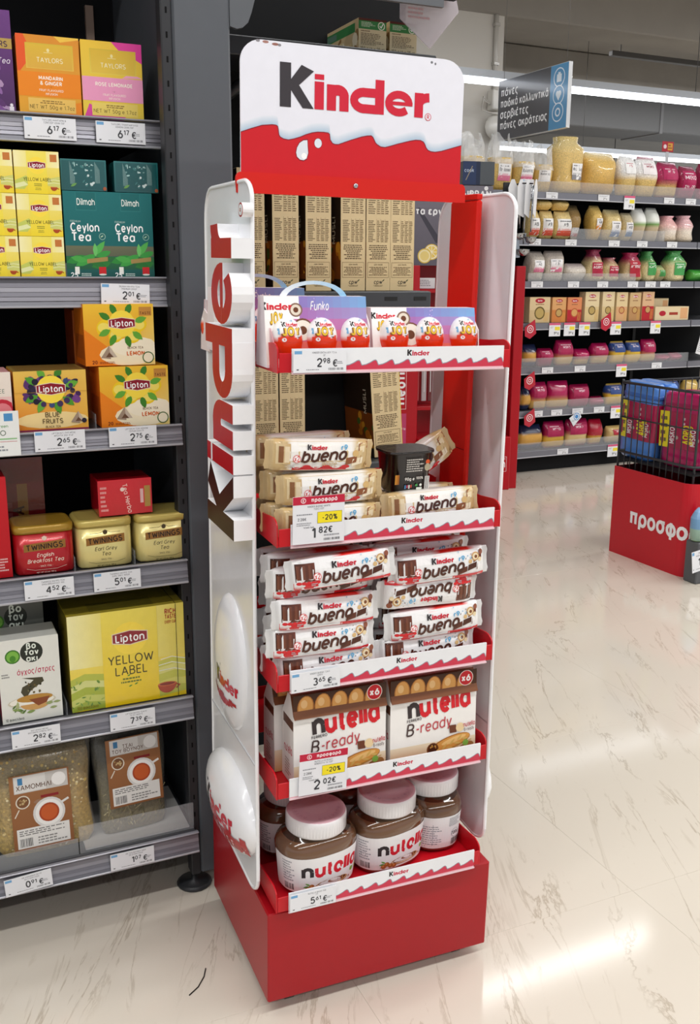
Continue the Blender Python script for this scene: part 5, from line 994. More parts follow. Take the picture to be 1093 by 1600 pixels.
for k, (s, dd, lab) in enumerate(((.121, .006, 'box of six filled biscuit sticks standing behind the offer tag'), (.282, .004, 'box of six filled biscuit sticks at the right end of its tray'), (.110, .066, 'box of six filled biscuit sticks in the second row at the left, partly hidden'), (.276, .066, 'box of six biscuit sticks, second row at the right, only its top showing'))):
    W, h, dep = .154, .150, .056
    M = FS @ T(s, dd, .372)
    if br is None:
        mb = MB(); mb.prism([(0, 0), (dep, 0), (dep, h * .72), (dep * .55, h * .985), (dep * .35, h * .985), (.006, h * .78)], lambda x, y, t: (t, x, y), -W / 2, W / 2, 'd8d3ce', side='e9e6e2')
        br = mb.build('biscuit_box', 'card', None, M); tag(br, lab, 'biscuit box', 'boxes of filled biscuit sticks')
        p = MB(); fl = lambda x, z_, o: (-W / 2 + x, (.006 * z_ / (h * .78) if z_ < h * .78 else .006 + (z_ - h * .78) / (h * .205) * (dep * .35 - .006)) - o, z_)
        # print is laid in bands so that it follows the fold near the top
        d = Dec(p, lambda x, z_, o: (-W / 2 + x, .006 * z_ / (h * .78) - o, z_), W, h); p_bready(d); p.build('front_print', 'card', br)
        tp = MB(); tp.prism([(-.0002, h * .76), (.0195, h * .985), (.0188, h * .985), (.006, h * .785)], lambda x, y, t: (t, x, y), -W / 2, W / 2, '7a4a2c'); tp.build('top_flap', 'card', br)
        q = MB(); p_bside(Dec(q, lambda x, z_, o: (-W / 2 - o, dep * .9 - x * .9, z_), dep * .9, h * .72)); q.build('side_print', 'card', br)
    else: dup(br, M, lab)
# spread jars
def jar_meshes():
    JP, KY = 2.5, .74; out = {}
    prof = [(.050, 0), (.056, .003), (.0585, .012), (.0605, .040), (.0625, .062), (.0632, .072), (.0605, .080), (.0530, .088), (.0455, .092), (.0440, .096)]
    mb = MB(); q = [(r, z_, '6a4a34' if z_ < .0885 else '3b2618') for r, z_ in prof]; mb.lathe(q, 40, '45291a', ky=KY, p=JP); out['body'] = mb.mesh('body', 'glass_jar')
    def R_at(z_):
        for (r0, a), (r1, b_) in zip(prof, prof[1:]):
            if z_ <= b_: return r0 + (r1 - r0) * (z_ - a) / (b_ - a)
        return prof[-1][0]
    def fn(x, z_, o):
        a = -pi / 2 - (0 if face else pi / 2) + x / .058; c, s_ = math.cos(a), math.sin(a); k = (abs(c) ** JP + abs(s_) ** JP) ** (-1 / JP); r = R_at(z_) + o + .0004; return (r * c * k, r * s_ * k * KY - 0, z_)
    for nm_, face in (('front', 1), ('back', 0)):
        p = MB(); W, z0, z1 = .205, .008, .066; d = Dec(p, lambda x, z_, o: fn(x - W / 2, z0 + z_, o), W, z1 - z0)
        d.rect(0, 0, 1, 1, 'ececee', n=36, ny=6)
        if face:
            d.lines(.13, .30, .27, .92, 8, '9a9ca4'); d.ell(.18, .48, .025, '8a8c94'); d.ell(.18, .48, .02, 'ececee'); d.bars(.14, .06, .24, .24, '2a2a2c', 12)
            d.text('n', .30, .44, .36, '2b2629', wt=1.9, al='l', fit=.10, gap=.3); d.text('utella', .392, .44, .36, 'd0142c', wt=1.9, al='l', fit=.36, sx=1.1, gap=.3)
            d.ell(.53, .16, .13, '8a5a34', ry=.028, n=22); d.ell(.53, .18, .125, 'd9b07a', ry=.027, n=22); d.ell(.53, .19, .115, '6b3a24', ry=.022, n=22); d.ell(.55, .21, .06, '8a5034', ry=.014, n=16); d.poly([(.50, .28), (.55, .25), (.58, .18), (.54, .18)], 'f0f0f0'); d.line([(.57, .19), (.68, .12)], .012, '7a4a30')
            for x, y in ((.37, .16), (.40, .1), (.345, .1), (.43, .08)): d.ell(x, y, .02, 'a8622c', n=12); d.ell(x - .004, y + .02, .008, 'd08a4c')
            d.leaf(.36, .2, .04, 2.6, '6aa84a'); d.leaf(.35, .18, .04, 3.3, '4f8a3a'); d.ell(.7, .3, .018, '7fae3a'); d.ell(.76, .28, .02, 'e8d8a0')
        else:
            d.rect(.27, .80, .50, .95, '9cc8e2')
            for i in range(9): d.lines(.27, .12 + .07 * i, .50, .17 + .07 * i, 1, '8a9098')
            d.rect(.39, .1, .395, .78, 'a4aab2'); d.lines(.56, .66, .72, .95, 8, '8f949c'); d.ell(.64, .42, .045, 'b0b4ba', ry=.04); d.ell(.64, .42, .04, 'ececee', ry=.036); d.text('700g', .64, .37, .1, '4a4e56', wt=1.2); d.bars(.6, .06, .72, .26, '2a2a2c', 14)
        out[nm_] = p.mesh('label', 'paper')
    cap = MB(); pr = [(.0500, .0925), (.0512, .0945), (.0512, .1155), (.0495, .119), (.0455, .1203, 'cfa8b2'), (.042, .1198, 'd0aab4'), (.02, .1198, 'cda4b0'), (.001, .12, 'cfa8b2')]
    n = 72; cap.lathe([(q[0] * .9,) + tuple(q[1:]) for q in pr], n, 'e9e8ea'); 
    out['lid'] = cap.mesh('lid', 'plastic'); rb = MB()
    for i in range(60): a = 2 * pi * i / 60; c, s_ = math.cos(a), math.sin(a); rb.poly([(.0463 * math.cos(a - .014), .0463 * math.sin(a - .014), .096), (.0463 * math.cos(a + .014), .0463 * math.sin(a + .014), .096), (.0465 * math.cos(a + .014), .0465 * math.sin(a + .014), .114), (.0465 * math.cos(a - .014), .0465 * math.sin(a - .014), .114)], 'f4f3f5')
    for i, ch in enumerate('nutella  nutella  nutella  '):
        a = pi / 2 - i * .23; ps, wd = text_polys(ch, .0055, 1.2)
        for q in ps: rb.poly([((.031 + y) * math.cos(a) + (x - wd / 2) * math.sin(a), (.031 + y) * math.sin(a) - (x - wd / 2) * math.cos(a), .1202) for x, y in q], 'c193a2')
    out['ridges'] = rb.mesh('ridges', 'plastic'); return out
JM = jar_meshes()
def jar(s, dd, z_, label, rz, face, sc=1.07):
    e = empty('spread_jar', FS @ T(s, dd, z_, rz) @ Matrix.Scale(sc, 4), label, 'jar', 'jars of hazelnut spread')
    for k in ('body', face, 'lid'):
        o = bpy.data.objects.new({'body': 'body', 'lid': 'lid'}.get(k, 'label'), JM[k]); COL.objects.link(o); o.parent = e
        if k == 'lid': r = bpy.data.objects.new('ridges', JM['ridges']); COL.objects.link(r); r.parent = o; tag(r, kind='stuff')
        elif k != 'body': pass
    return e
Zt = .1745
jar(.0985, .052, Zt, 'brown hazelnut spread jar at the front left, white lid', .12, 'front'); jar(.2305, .066, Zt, 'brown hazelnut spread jar in the middle, its label facing forward', .22, 'front')
jar(.330, .100, Zt + .001, 'brown hazelnut spread jar at the right, turned to its nutrition label', 1.5, 'back', 1.06); jar(.095, .165, Zt, 'brown hazelnut spread jar in the back at the left, behind the front left jar', .1, 'front', 1.0); jar(.232, .178, Zt, 'brown hazelnut spread jar in the back, behind the middle jar', .15, 'front', 1.0)
# price tags of the stand
price_tag(FS, .069, -.0172, 1.0105, .077, .0305, 'KINDER EKΠΛ/JOY T3 6', '0Γ', '2', '98', 'white price tag 2.98 on the top tray of the red stand', group='price tags on the red stand')
price_tag(FS, .069, -.0172, .5425, .077, .0305, 'KINDER BUENO T2X3', '129ΓP', '3', '65', 'white price tag 3.65 under the brown and white bars', group='price tags on the red stand', rot=-.01)
price_tag(FS, .069, -.0172, .1715, .077, .0305, 'NUTELLA BAZO 700', 'ΓP', '5', '61', 'white price tag 5.61 under the spread jars', group='price tags on the red stand')
def offer_tag(s, z_, a, c, n1, n2, label, rot=0.0):
    wd, ht = .078, .069; mb = MB(); mb.box(-wd / 2, wd / 2, 0, .0012, 0, ht, 'e6e7ed'); r = mb.build('offer_tag', 'paper', None, FS @ T(s, -.0175, z_, 0, 0, rot)); tag(r, label, 'price tag', 'offer tags on the red stand')
    p = MB(); d = Dec(p, front(-wd / 2, 0, 0), wd, ht); d.rect(0, .83, 1, 1, 'bf1038'); d.ell(.2, .915, .05, 'f0dfe4'); d.ell(.2, .915, .038, 'bf1038'); d.text('€', .2, .885, .055, 'f0dfe4', wt=1.4); d.text('προσφορά', .6, .885, .075, 'f6e9ec', wt=1.6, fit=.56)
    d.text(n1, .5, .765, .035, '6d6f76', wt=1.0, fit=.66); d.text(n2, .5, .71, .035, '6d6f76', wt=1.0, fit=.4); d.lines(.07, .6, .38, .645, 1, '8a8c94'); d.text('2.28€', .09, .5, .05, '5d5f66', wt=1.2, al='l'); d.lines(.07, .38, .36, .46, 2, '9a9ca3')
    d.rect(.47, .42, .95, .66, '2a2a1c'); d.rect(.475, .425, .945, .655, 'f3df1c'); d.text('-20%', .71, .49, .1, '3a3a1c', wt=1.5, fit=.3); d.text('τελική τιμή', .3, .335, .03, '3c3d42', wt=1.2, fit=.36)
    d.text(a, .44, .12, .2, '35363c', wt=1.3, al='r'); d.text(c, .5, .22, .115, '35363c', wt=1.35, al='l'); d.lines(.6, .13, .92, .19, 1, '9a9ca3'); d.bars(.6, .05, .92, .1, '5a5c62', 14); p.build('print', 'paper', r)
offer_tag(.070, .769, '1', '82€', 'KINDER BUENO WHITE', 'T2X3 117Γ', 'offer tag with a red band, price 1.82, in front of golden bars'); offer_tag(.082, .371, '2', '02€', 'NUTELLA B-READY', 'MΠIΣKOTA T6 132Γ', 'offer tag with a red band, price 2.02, in front of the biscuit boxes', rot=.02)

# ------------------------------------------------------------------ pasta shelving across the aisle
RZ = [1.606, 1.353, 1.119, .884, .629, .376, .136]
unit = empty('shelving_unit', FR, 'long dark shelving bay of pasta bags across the aisle', 'shelf unit', 'shop shelving')
mb = MB(); mb.box(-.45, 1.9, .52, .54, .05, 1.68, '101114'); mb.build('back_panel', 'matt_black', unit)
mb = MB(); mb.box(-.45, 1.9, .06, .5, .0, .08, '141416'); mb.build('base_board', 'matt_black', unit)
for k, z in enumerate(RZ):
    for a, b in ((-.45, 1.262), (1.268, 1.9)):
        mb = MB(); mb.box(a, b, .006, .519, z - .024, z, '3a3b40', bev=.002); sf = mb.build('shelf', 'dark_steel', unit)
        m2 = MB(); m2.box(a, b, -.004, .004, z - .036, z, '7d7e87', bev=.002); m2.box(a, b, -.006, -.0035, z - .04, z - .034, 'c4c5cc', bev=.001); m2.build('price_rail', 'rail', sf)
for k, (a, b, h) in {0: (-.01, 1.27, .06), 1: (.3, 1.0, .06), 2: (.02, .8, .045), 4: (.0, 1.27, .055), 5: (.1, 1.2, .055), 6: (.0, .9, .05)}.items():
    mb = MB(); mb.box(a, b, -.001, .001, RZ[k] + .0003, RZ[k] + h, 'dfe3e8'); mb.build('clear_fence', 'acrylic', unit)
for s in (1.265,):
    mb = MB(); mb.box(s - .012, s + .012, .505, .5195, .08, 1.7, '1c1d20'); mb.build('upright', 'dark_steel', unit)
GP = {'pasta': 'pasta bags', 'rice': 'bags of grain and flour', 'sugar': 'pasta bags'}
def lab_pasta(bg, band, txt, tc='ffffff', txt2=None):
    def f(d):
        d.rect(0, 0, 1, 1, bg); 
        if band: d.rect(0, 0, 1, .3, band); d.rect(.05, .3, .95, .42, mixc(band, 'ffffff', .4))
        d.text(txt, .5, .56, .18, tc, wt=1.4, fit=.86)
        if txt2: d.text(txt2, .5, .12, .13, 'ffffff', wt=1.2, fit=.8)
        d.lines(.12, .8, .88, .92, 1, tc)
    return f
def rbag(k, s0, s1, h, cols, lab, label, style='neck', dep=.12, y=.012, rot=0.0, seed=1, m='dry', zoff=.0):
    W = s1 - s0; film = cols is clear
    bg = Bag(W * .94, h, dep, seed=seed, wob=.13, neck=((.8, .3, 1.0) if h > .3 else (.6, .42, .75)) if style == 'neck' and not film else None, top=.6 if film else .8, tw=.9, p=2.6 if film else 3.2); mb = MB()
    if film:      # opaque contents below, crumpled clear film above
        us = [2 * pi * i / 16 for i in range(16)]; vs = [i / 7 * .62 for i in range(8)]; R = random.Random(seed); n = mb.grid(lambda a, t: bg.pos(a, t), us, vs, lambda a, t: mixc(PA, PB, t / .62), 0, True, True); mb.face([n + i for i in range(16)][::-1], PA); mb.face([n + 7 * 16 + i for i in range(16)], PB)
        fm_ = MB(); us = [2 * pi * i / 26 for i in range(26)]; ph = [R.uniform(0, 6) for _ in range(4)]
        def cr(a, t):
            x, y, z = bg.pos(a, min(t, .62)); q = (t - .55) / .45; k = 1.03 - .28 * q + .16 * q * (math.sin(4 * a + ph[0] + 5 * t) + .7 * math.sin(9 * a + ph[1] - 9 * t)); return (x * k, y * k, h * t * (1 + .10 * q * math.sin(3 * a + ph[2])))
        n2 = fm_.grid(cr, us, [.5 + .5 * i / 8 for i in range(9)], 'eff1f3', 0, False, True)
    else: bg.mesh(mb, cols, 16, 10)
    r = mb.build('food_bag', m, None, FR @ T((s0 + s1) / 2, y + dep / 2, RZ[k] + .001 + zoff, rot)); tag(r, label, 'food bag', 'bags on the pasta shelving')
    if film: fm_.build('film_top', 'crumple', r)
    if lab:
        x0, x1, z0, z1, fn_ = lab; p = MB(); d = Dec(p, lambda x, z, o: bg.front(W * .94 * (x0 - .5) + x, h * z0 + z, .002 + o), W * .94 * (x1 - x0), h * (z1 - z0))
        d.sub = 5; fn_(d); p.build('label', 'paper', r)
    return r
PA, PB, MG, CL = 'd9b25c', 'e3c47a', 'a8124e', 'eceef0'
clear = [(0, PA), (.55, PB), (.68, 'dcd2b4'), (.8, CL), (1, 'f4f5f6')]
mag = [(0, MG), (.1, 'd8b468'), (.35, 'd8b468'), (.42, MG), (.7, 'b01556'), (1, '8d0f42')]
magf = [(0, '9c1046'), (.5, 'b01552'), (1, '7d0d38')]
whl = lambda t, band='e07a9a': lab_pasta('f2f1f2', band, t, '5a5a60')
# top shelf
rbag(0, -.43, -.25, .27, clear, None, 'clear pasta bag behind the navy book at the far left of the top shelf', seed=3, dep=.14)
rbag(0, -.232, -.078, .275, clear, (.22, .8, .18, .50, whl('Παραδοσιακά')), 'clear pasta bag at the left of the top shelf, white and pink label low', seed=4)
rbag(0, -.072, .066, .25, clear, (.2, .8, .20, .56, whl('Χυλοπίτες')), 'clear pasta bag on the top shelf, second from the left labelled ones', seed=5)
rbag(0, .070, .186, .235, clear, (.1, .75, .24, .50, whl('Χυλοπίτες', None)), 'clear pasta bag on the top shelf with a tilted white label', seed=6, rot=-.06)
rbag(0, .190, .40, .305, [(0, PA), (.75, PB), (.85, 'd8c48a'), (1, 'd9c07a')], (.50, .88, .24, .53, whl('Φύλλα', '8a8a90')), 'tallest clear bag of wide noodles on the top shelf, twisted top', seed=7, dep=.15)
rbag(0, .415, .655, .235, [(0, 'd8a84a'), (.8, 'e3bc66'), (1, 'ecdcae')], None, 'plump clear bag of penne on the top shelf without a label', 'pillow', seed=8, dep=.16, rot=.1)
rbag(0, .662, .785, .225, [(0, PA), (.45, PB), (.52, 'f0f0f0'), (.9, 'f3f3f3'), (1, 'e8e8e8')], (.2, .8, .55, .85, lab_pasta('f3f3f3', None, 'AB', 'c03050')), 'clear pasta bag with a white printed upper half, narrow', 'pillow', seed=9)
rbag(0, .792, .945, .228, [(0, PA), (.45, PB), (.52, 'f0eeee'), (.9, 'f3f3f3'), (1, MG)], (.15, .85, .55, .85, lab_pasta('f3eef0', None, 'MISKO', 'a0203c')), 'pasta bag with a white printed upper half and dark red seam', 'pillow', seed=10)
rbag(0, .952, 1.113, .205, mag, (.12, .88, .5, .85, lab_pasta('b01556', None, 'MISKO', 'f4dce6')), 'magenta pasta bag with a clear window near the end of the top shelf', 'pillow', seed=11)
rbag(0, 1.122, 1.255, .19, magf, (.1, .9, .25, .85, lab_pasta('b01556', None, 'MISKO', 'f4dce6', 'ΣΥΛΛΟΓΗ')), 'plain magenta pasta bag at the end of the top shelf', 'pillow', seed=12)
rbag(0, 1.28, 1.45, .21, magf, (.1, .9, .25, .85, lab_pasta('b01556', None, 'MISKO', 'f4dce6')), 'magenta pasta bag past the shelf joint, cut by the frame', 'pillow', seed=13)
# second shelf
sp = lambda t: lab_pasta('f1f1f1', 'd8543a', t, '55555a')
for i, (a, b) in enumerate(((.028, .110), (.117, .205), (.212, .335))):
    rbag(1, a, b, .155, [(0, 'd9bc74'), (1, 'e0c88a')], (.08, .92, .12, .72, sp('AB')), 'block of spaghetti with a white and orange label, ' + ['first', 'second', 'third'][i] + ' from the left on its shelf', 'pillow', seed=20 + i, dep=.1)
for i, (a, b) in enumerate(((.020, .08), (.086, .186), (.196, .308))):
    rbag(1, a, b, .058, [(0, 'd5ae58'), (1, 'e6cb85')], None, 'small pasta bag lying on the spaghetti blocks, ' + ['smallest at the left', 'middle one', 'at the right end'][i], 'pillow', seed=25 + i, dep=.1, zoff=.158)
rbag(1, .346, .43, .195, [(0, 'b8965a'), (.7, 'a88850'), (1, '8a7a5a')], (.2, .8, .1, .35, whl('AB', 'c04a3a')), 'brown rice bag in shade beside the spaghetti blocks', 'pillow', seed=29, y=.06)
rbag(1, .47, .55, .195, [(0, 'd6ac4e'), (.85, 'dfbc66'), (1, 'c8b070')], (.3, .85, .3, .62, whl('AB', 'e08a2a')), 'narrow upright bag of thin pasta with an orange label', 'pillow', seed=30)
rbag(1, .574, .70, .175, [(0, 'e0c27a'), (.8, 'e4cc8c'), (1, 'cfc39a')], (.25, .85, .12, .62, whl('AB', '4a6a9a')), 'yellow pasta bag with a white and blue label on the second shelf', 'pillow', seed=31)
rbag(1, .708, .785, .16, [(0, 'dcc080'), (1, 'd8cba8')], (.15, .85, .15, .65, whl('AB', '3a6a9a')), 'slim pasta bag with a white and blue label beside a paper bag', 'pillow', seed=32)
rbag(1, .790, .88, .19, [(0, 'cdb896'), (.45, 'd2bf9e'), (.5, '8fae6a'), (.56, 'eef0ec'), (1, 'e4e6e2')], None, 'paper flour bag with white top and green stripe', 'pillow', seed=33, m='paper')
rbag(1, .895, .985, .195, [(0, 'cdb896'), (.45, 'd2bf9e'), (.5, '6a9a4a'), (.56, 'e8ebe4'), (1, 'dfe3dc')], None, 'paper flour bag with white top and green stripe, farther along', 'pillow', seed=34, m='paper')
rbag(1, 1.003, 1.13, .15, [(0, 'd9c6a8'), (.4, 'e8dcd0'), (.6, 'e8b8b0'), (1, 'd89aa0')], None, 'pinkish clear bag of grain on the second shelf', seed=35)
rbag(1, 1.14, 1.258, .155, [(0, 'd8c8b0'), (.4, 'e8dccc'), (.6, 'e4b8b8'), (1, 'd0a0a8')], None, 'pinkish clear bag of grain at the end of the second shelf', seed=36)
# third shelf
rbag(2, .055, .16, .165, [(0, 'd8cdb8'), (.5, 'ddd4c4'), (1, 'b8b0a8')], (.15, .85, .3, .7, whl('AB')), 'pale rice bag at the left of the third shelf', 'pillow', seed=40)
rbag(2, .170, .30, .17, [(0, 'dcd2be'), (.5, 'e0d8ca'), (1, 'b8aca4')], (.2, .8, .3, .72, whl('AB')), 'second pale rice bag of the third shelf, pink striped label', 'pillow', seed=41, rot=-.15)
rbag(2, .312, .46, .1, [(0, 'ddd5c6'), (.6, 'd8d0c4'), (1, 'c0b0b0')], None, 'low slumped rice bag on the third shelf', 'pillow', seed=42)
rbag(2, .465, .582, .18, [(0, 'dcc896'), (.6, 'd8c290'), (.8, '8a2a4a'), (1, '8a1040')], (.15, .85, .15, .6, lab_pasta('b0143c', None, 'AGRINO', 'f4e4e4')), 'grain bag with a crimson label on the third shelf, dark twisted top', seed=43)
rbag(2, .588, .70, .135, [(0, 'd8c690'), (.6, 'd8c290'), (1, '8a1a44')], (.2, .85, .2, .65, lab_pasta('b0143c', None, 'AGRINO', 'f4e4e4')), 'shorter grain bag with a crimson label on the third shelf', seed=44)
rbag(2, .735, .875, .165, [(0, 'd0b888'), (.55, 'c8a878'), (.75, 'a01848'), (1, 'b01a50')], (.2, .8, .15, .72, lab_pasta('b0102c', None, 'AGRINO', 'f4e4e4')), 'brown grain bag with a big crimson label on the third shelf', seed=45)
rbag(2, .884, .982, .175, [(0, 'dccf9c'), (.55, 'd8ca94'), (.72, '3f8f4a'), (1, '4aa054')], (.2, .85, .2, .65, lab_pasta('3f9a4e', None, 'AGRINO', 'eef6ea')), 'bean bag with green label and green twisted top', seed=46)
rbag(2, .988, 1.06, .095, [(0, 'dccf9c'), (.6, 'd8ca94'), (1, '8ab070')], (.2, .8, .3, .7, lab_pasta('4aa054', None, 'A', 'eef6ea')), 'small slumped bean bag with a green label', 'pillow', seed=47)
rbag(2, 1.07, 1.225, .18, [(0, 'e0d2a0'), (.5, 'dccc98'), (.72, '4aa054'), (1, '3f9a4a')], (.25, .85, .2, .62, lab_pasta('3f9a4e', None, 'AGRINO', 'eef6ea')), 'big bean bag with green label at the end of the third shelf', seed=48)
rbag(2, 1.275, 1.40, .07, [(0, '3f9a3a'), (.6, '5ab04a'), (1, '2f8a34')], None, 'bright green bag past the shelf joint on the third shelf', 'pillow', seed=49, m='film')
# fourth shelf: cartons
def p_past(bg, bg2, blob):
    def f(d):
        d.rect(0, 0, 1, 1, bg); d.rect(0, 0, 1, .5, bg2); d.ell(.5, .86, .24, 'b01a30', ry=.1); d.text('Barilla', .5, .835, .05, 'ffffff', wt=1.4, fit=.4); d.lines(.2, .68, .8, .75, 1, '8a5a3a', al='c'); d.ell(.5, .38, .26, blob); d.ell(.5, .38, .2, mixc(blob, 'f0d080', .5))
        for i in range(4): d.line([(.72 + i * .06, .05), (.76 + i * .06, .4)], .02, 'd8a84a')
    return f
CB = [(.050, .193, .145, 'dcc69a', 'd2b98a', '6b5a2a', 'wide beige pasta carton at the left end of the carton shelf'), (.209, .307, .143, 'd9a46a', 'd08040', '7a4a24', 'orange and beige pasta carton, second on the carton shelf'), (.319, .421, .142, 'd98a5a', 'b8202c', 'b85a34', 'red and orange pasta carton, third on the carton shelf'),
      (.446, .549, .173, 'e2cfa4', 'dcc590', '5f4a24', 'tall beige pasta carton, first of the tall ones'), (.574, .663, .173, 'e2cfa4', 'dcc590', '6a5228', 'tall beige pasta carton, second of the tall ones'), (.680, .764, .170, 'e0c99a', 'd8a878', 'a03a2a', 'tall beige and rust pasta carton'), (.781, .866, .168, 'd0b080', 'b88a5a', '8a4a24', 'tall brownish pasta carton beside the red one'), (.880, .970, .172, 'd8b088', 'b8202c', '8a1a24', 'tall pasta carton with a red lower half')]
for a, b, h, c1, c2, bl, lab in CB: carton('pasta_box', FR, a, b, .014, .06, RZ[3] + .001, h, c1, lab, 'pasta box', p_past(c1, c2, bl), group='pasta cartons')
def p_lie(d): d.rect(0, 0, 1, 1, 'e0cda6'); d.ell(.22, .5, .1, 'b01a30', ry=.06); d.rect(.42, .38, .68, .58, 'a03a28'); d.rect(.75, .1, .97, .9, 'dba878')
carton('pasta_box', FR, .985, 1.255, .014, .08, RZ[3] + .001, .082, 'dcc8a0', 'long beige pasta carton lying flat, front one', 'pasta box', p_lie, group='pasta cartons'); carton('pasta_box', FR, .982, 1.165, .10, .07, RZ[3] + .001, .130, 'c9ae84', 'long beige pasta carton standing behind the lying one', 'pasta box', p_lie, group='pasta cartons')
# lower shelves: bags
navy = [(0, '20284a'), (.25, '2a3354'), (.3, 'd8a44a'), (.6, 'd8a44a'), (.66, '222a4c'), (1, '1a2140')]
yel = [(0, 'e2b430'), (.5, 'e8c040'), (.55, '26407a'), (.9, '2a4684'), (1, 'e8c23a')]
mis = lambda: (.1, .9, .45, .88, lab_pasta('a8124e', None, 'MISKO', 'f4dce6'))
bar_ = lambda: (.12, .88, .52, .9, lab_pasta('2a4684', None, 'Barilla', 'f4e4e8'))
LOW = [(4, .035, .132, .13, navy, None, 'navy tortellini bag at the left of the fifth shelf'), (4, .140, .253, .105, magf, mis(), 'low magenta pasta bag on the fifth shelf beside the navy one'), (4, .268, .398, .15, mag, mis(), 'tall magenta pasta bag on the fifth shelf with a window'), (4, .408, .517, .095, mag, None, 'small magenta pasta bag with a window on the fifth shelf'), (4, .534, .664, .125, mag, mis(), 'magenta pasta bag beside the yellow bags of the fifth shelf'), (4, .681, .79, .132, yel, bar_(), 'yellow and blue pasta bag of the fifth shelf, first of two'), (4, .803, .912, .132, yel, bar_(), 'yellow and blue pasta bag of the fifth shelf, second of two'), (4, .919, 1.035, .14, mag, mis(), 'magenta pasta bag past the two yellow ones on the fifth shelf'), (4, 1.042, 1.145, .045, magf, None, 'flat magenta bag lying on the fifth shelf'), (4, 1.15, 1.25, .05, magf, None, 'flat magenta bag at the end of the fifth shelf'),
       (5, .033, .098, .14, navy, None, 'navy tortellini bag at the left of the sixth shelf'), (5, .103, .222, .16, mag, mis(), 'magenta pasta bag on the sixth shelf next to the navy one'), (5, .226, .384, .162, mag, None, 'glossy magenta pasta bag with a big window on the sixth shelf'), (5, .390, .540, .135, magf, mis(), 'plain magenta pasta bag on the sixth shelf'), (5, .548, .65, .055, magf, None, 'flat magenta bag lying on the sixth shelf'), (5, .666, .80, .128, yel, bar_(), 'yellow and blue pasta bag on the sixth shelf beside the basket corner'), (5, 1.13, 1.25, .135, yel, bar_(), 'yellow and blue pasta bag on the sixth shelf seen over the basket'), (5, 1.29, 1.42, .13, [(0, 'd8b868'), (1, 'c8a858')], None, 'beige pasta bag past the shelf joint, over the basket'),
       (6, .03, .205, .15, navy, None, 'wide navy tortellini bag on the bottom shelf'), (6, .213, .370, .16, [(0, 'a8124e'), (.08, 'dcb040'), (.4, 'dcb040'), (.48, MG), (1, '8d0f42')], mis(), 'magenta bag with a yellow window on the bottom shelf'), (6, .378, .545, .165, [(0, MG), (.15, 'e0c68a'), (.45, 'e0c68a'), (.52, MG), (1, '8d0f42')], mis(), 'magenta bag with a pale window on the bottom shelf'), (6, .550, .655, .155, [(0, 'a8124e'), (.08, 'dcb040'), (.3, 'dcb040'), (.38, 'b01030'), (1, '9a0f2a')], None, 'red and yellow bag on the bottom shelf'), (6, .690, .83, .105, [(0, 'd8be86'), (1, 'cfb070')], (.25, .75, .5, .8, lab_pasta('b01a30', None, 'Barilla', 'ffffff')), 'beige pasta bag on the bottom shelf beside the basket')]
for i, (k, a, b, h, c, lb, lab) in enumerate(LOW): rbag(k, a, b, h, c, lb, lab, 'pillow', seed=60 + i, dep=.09, m='film')
# tags on the rails, flags that hang from them
SF = ['top', 'second', 'third', 'fourth', 'fifth', 'sixth', 'bottom']
ORD = ['first', 'second', 'third', 'fourth', 'fifth', 'sixth']
tm = MB(); tm.box(-.04, .04, -.0015, 0, -.033, 0, 'e6e8ec'); TMB = tm.mesh('rail_tag', 'paper')
tp = MB(); d = Dec(tp, front(-.04, -.0015, -.033), .08, .033); d.lines(.1, .6, .9, .85, 2, 'a8aab0'); put_price(d, '2', '19', .55, .15, .3); TMP = tp.mesh('print', 'paper')
hm = MB(); hm.box(-.04, .04, -.0015, 0, -.076, 0, 'e8eaee'); HMB = hm.mesh('rail_tag', 'paper')
hp = MB(); d = Dec(hp, front(-.04, -.0015, -.076), .08, .076); d.rect(0, .84, 1, 1, 'd85a80'); d.rect(.5, .45, .95, .72, 'eedc3a'); d.lines(.1, .6, .42, .75, 2, 'a8aab0'); put_price(d, '1', '89', .5, .12, .2); HMP = hp.mesh('print', 'paper')
TAGS = {0: [(.15, 0), (.516, 0), (.705, 1), (1.008, 0), (1.178, 0)], 1: [(.05, 0), (.30, 0), (.613, 0), (.825, 0), (1.057, 0)], 2: [(.078, 0), (.335, 0), (.548, 0), (.775, 0), (.912, 0), (1.028, 0)], 3: [(.217, 1), (.323, 1), (.432, 1), (.666, 1), (.975, 1)], 4: [(.182, 0), (.419, 0), (.732, 1), (1.01, 0)], 5: [(.123, 0), (.265, 0), (.42, 0), (.582, 0), (.712, 1)], 6: [(.326, 0), (.708, 1)]}
for k, L_ in TAGS.items():
    for i, (s, big) in enumerate(L_):
        o = bpy.data.objects.new('rail_tag', HMB if big else TMB); COL.objects.link(o); o.matrix_world = FR @ T(s, -.0065 - (.002 if big else 0), RZ[k] - .001)
        tag(o, '%s, %s from the left on the %s pasta rail' % ('pink and yellow hanging price tag' if big else 'white price tag', ORD[i], SF[k]), 'price tag', 'tags on the pasta shelving')
        q = bpy.data.objects.new('print', HMP if big else TMP); COL.objects.link(q); q.parent = o
price_tag(FR, -.046, -.05, 1.588, .075, .075, 'AB ΠAPAΔOΣIAKA', '500ΓP', '2', '45', 'white and yellow price card above the hanging ladles', group='tags on the pasta shelving')
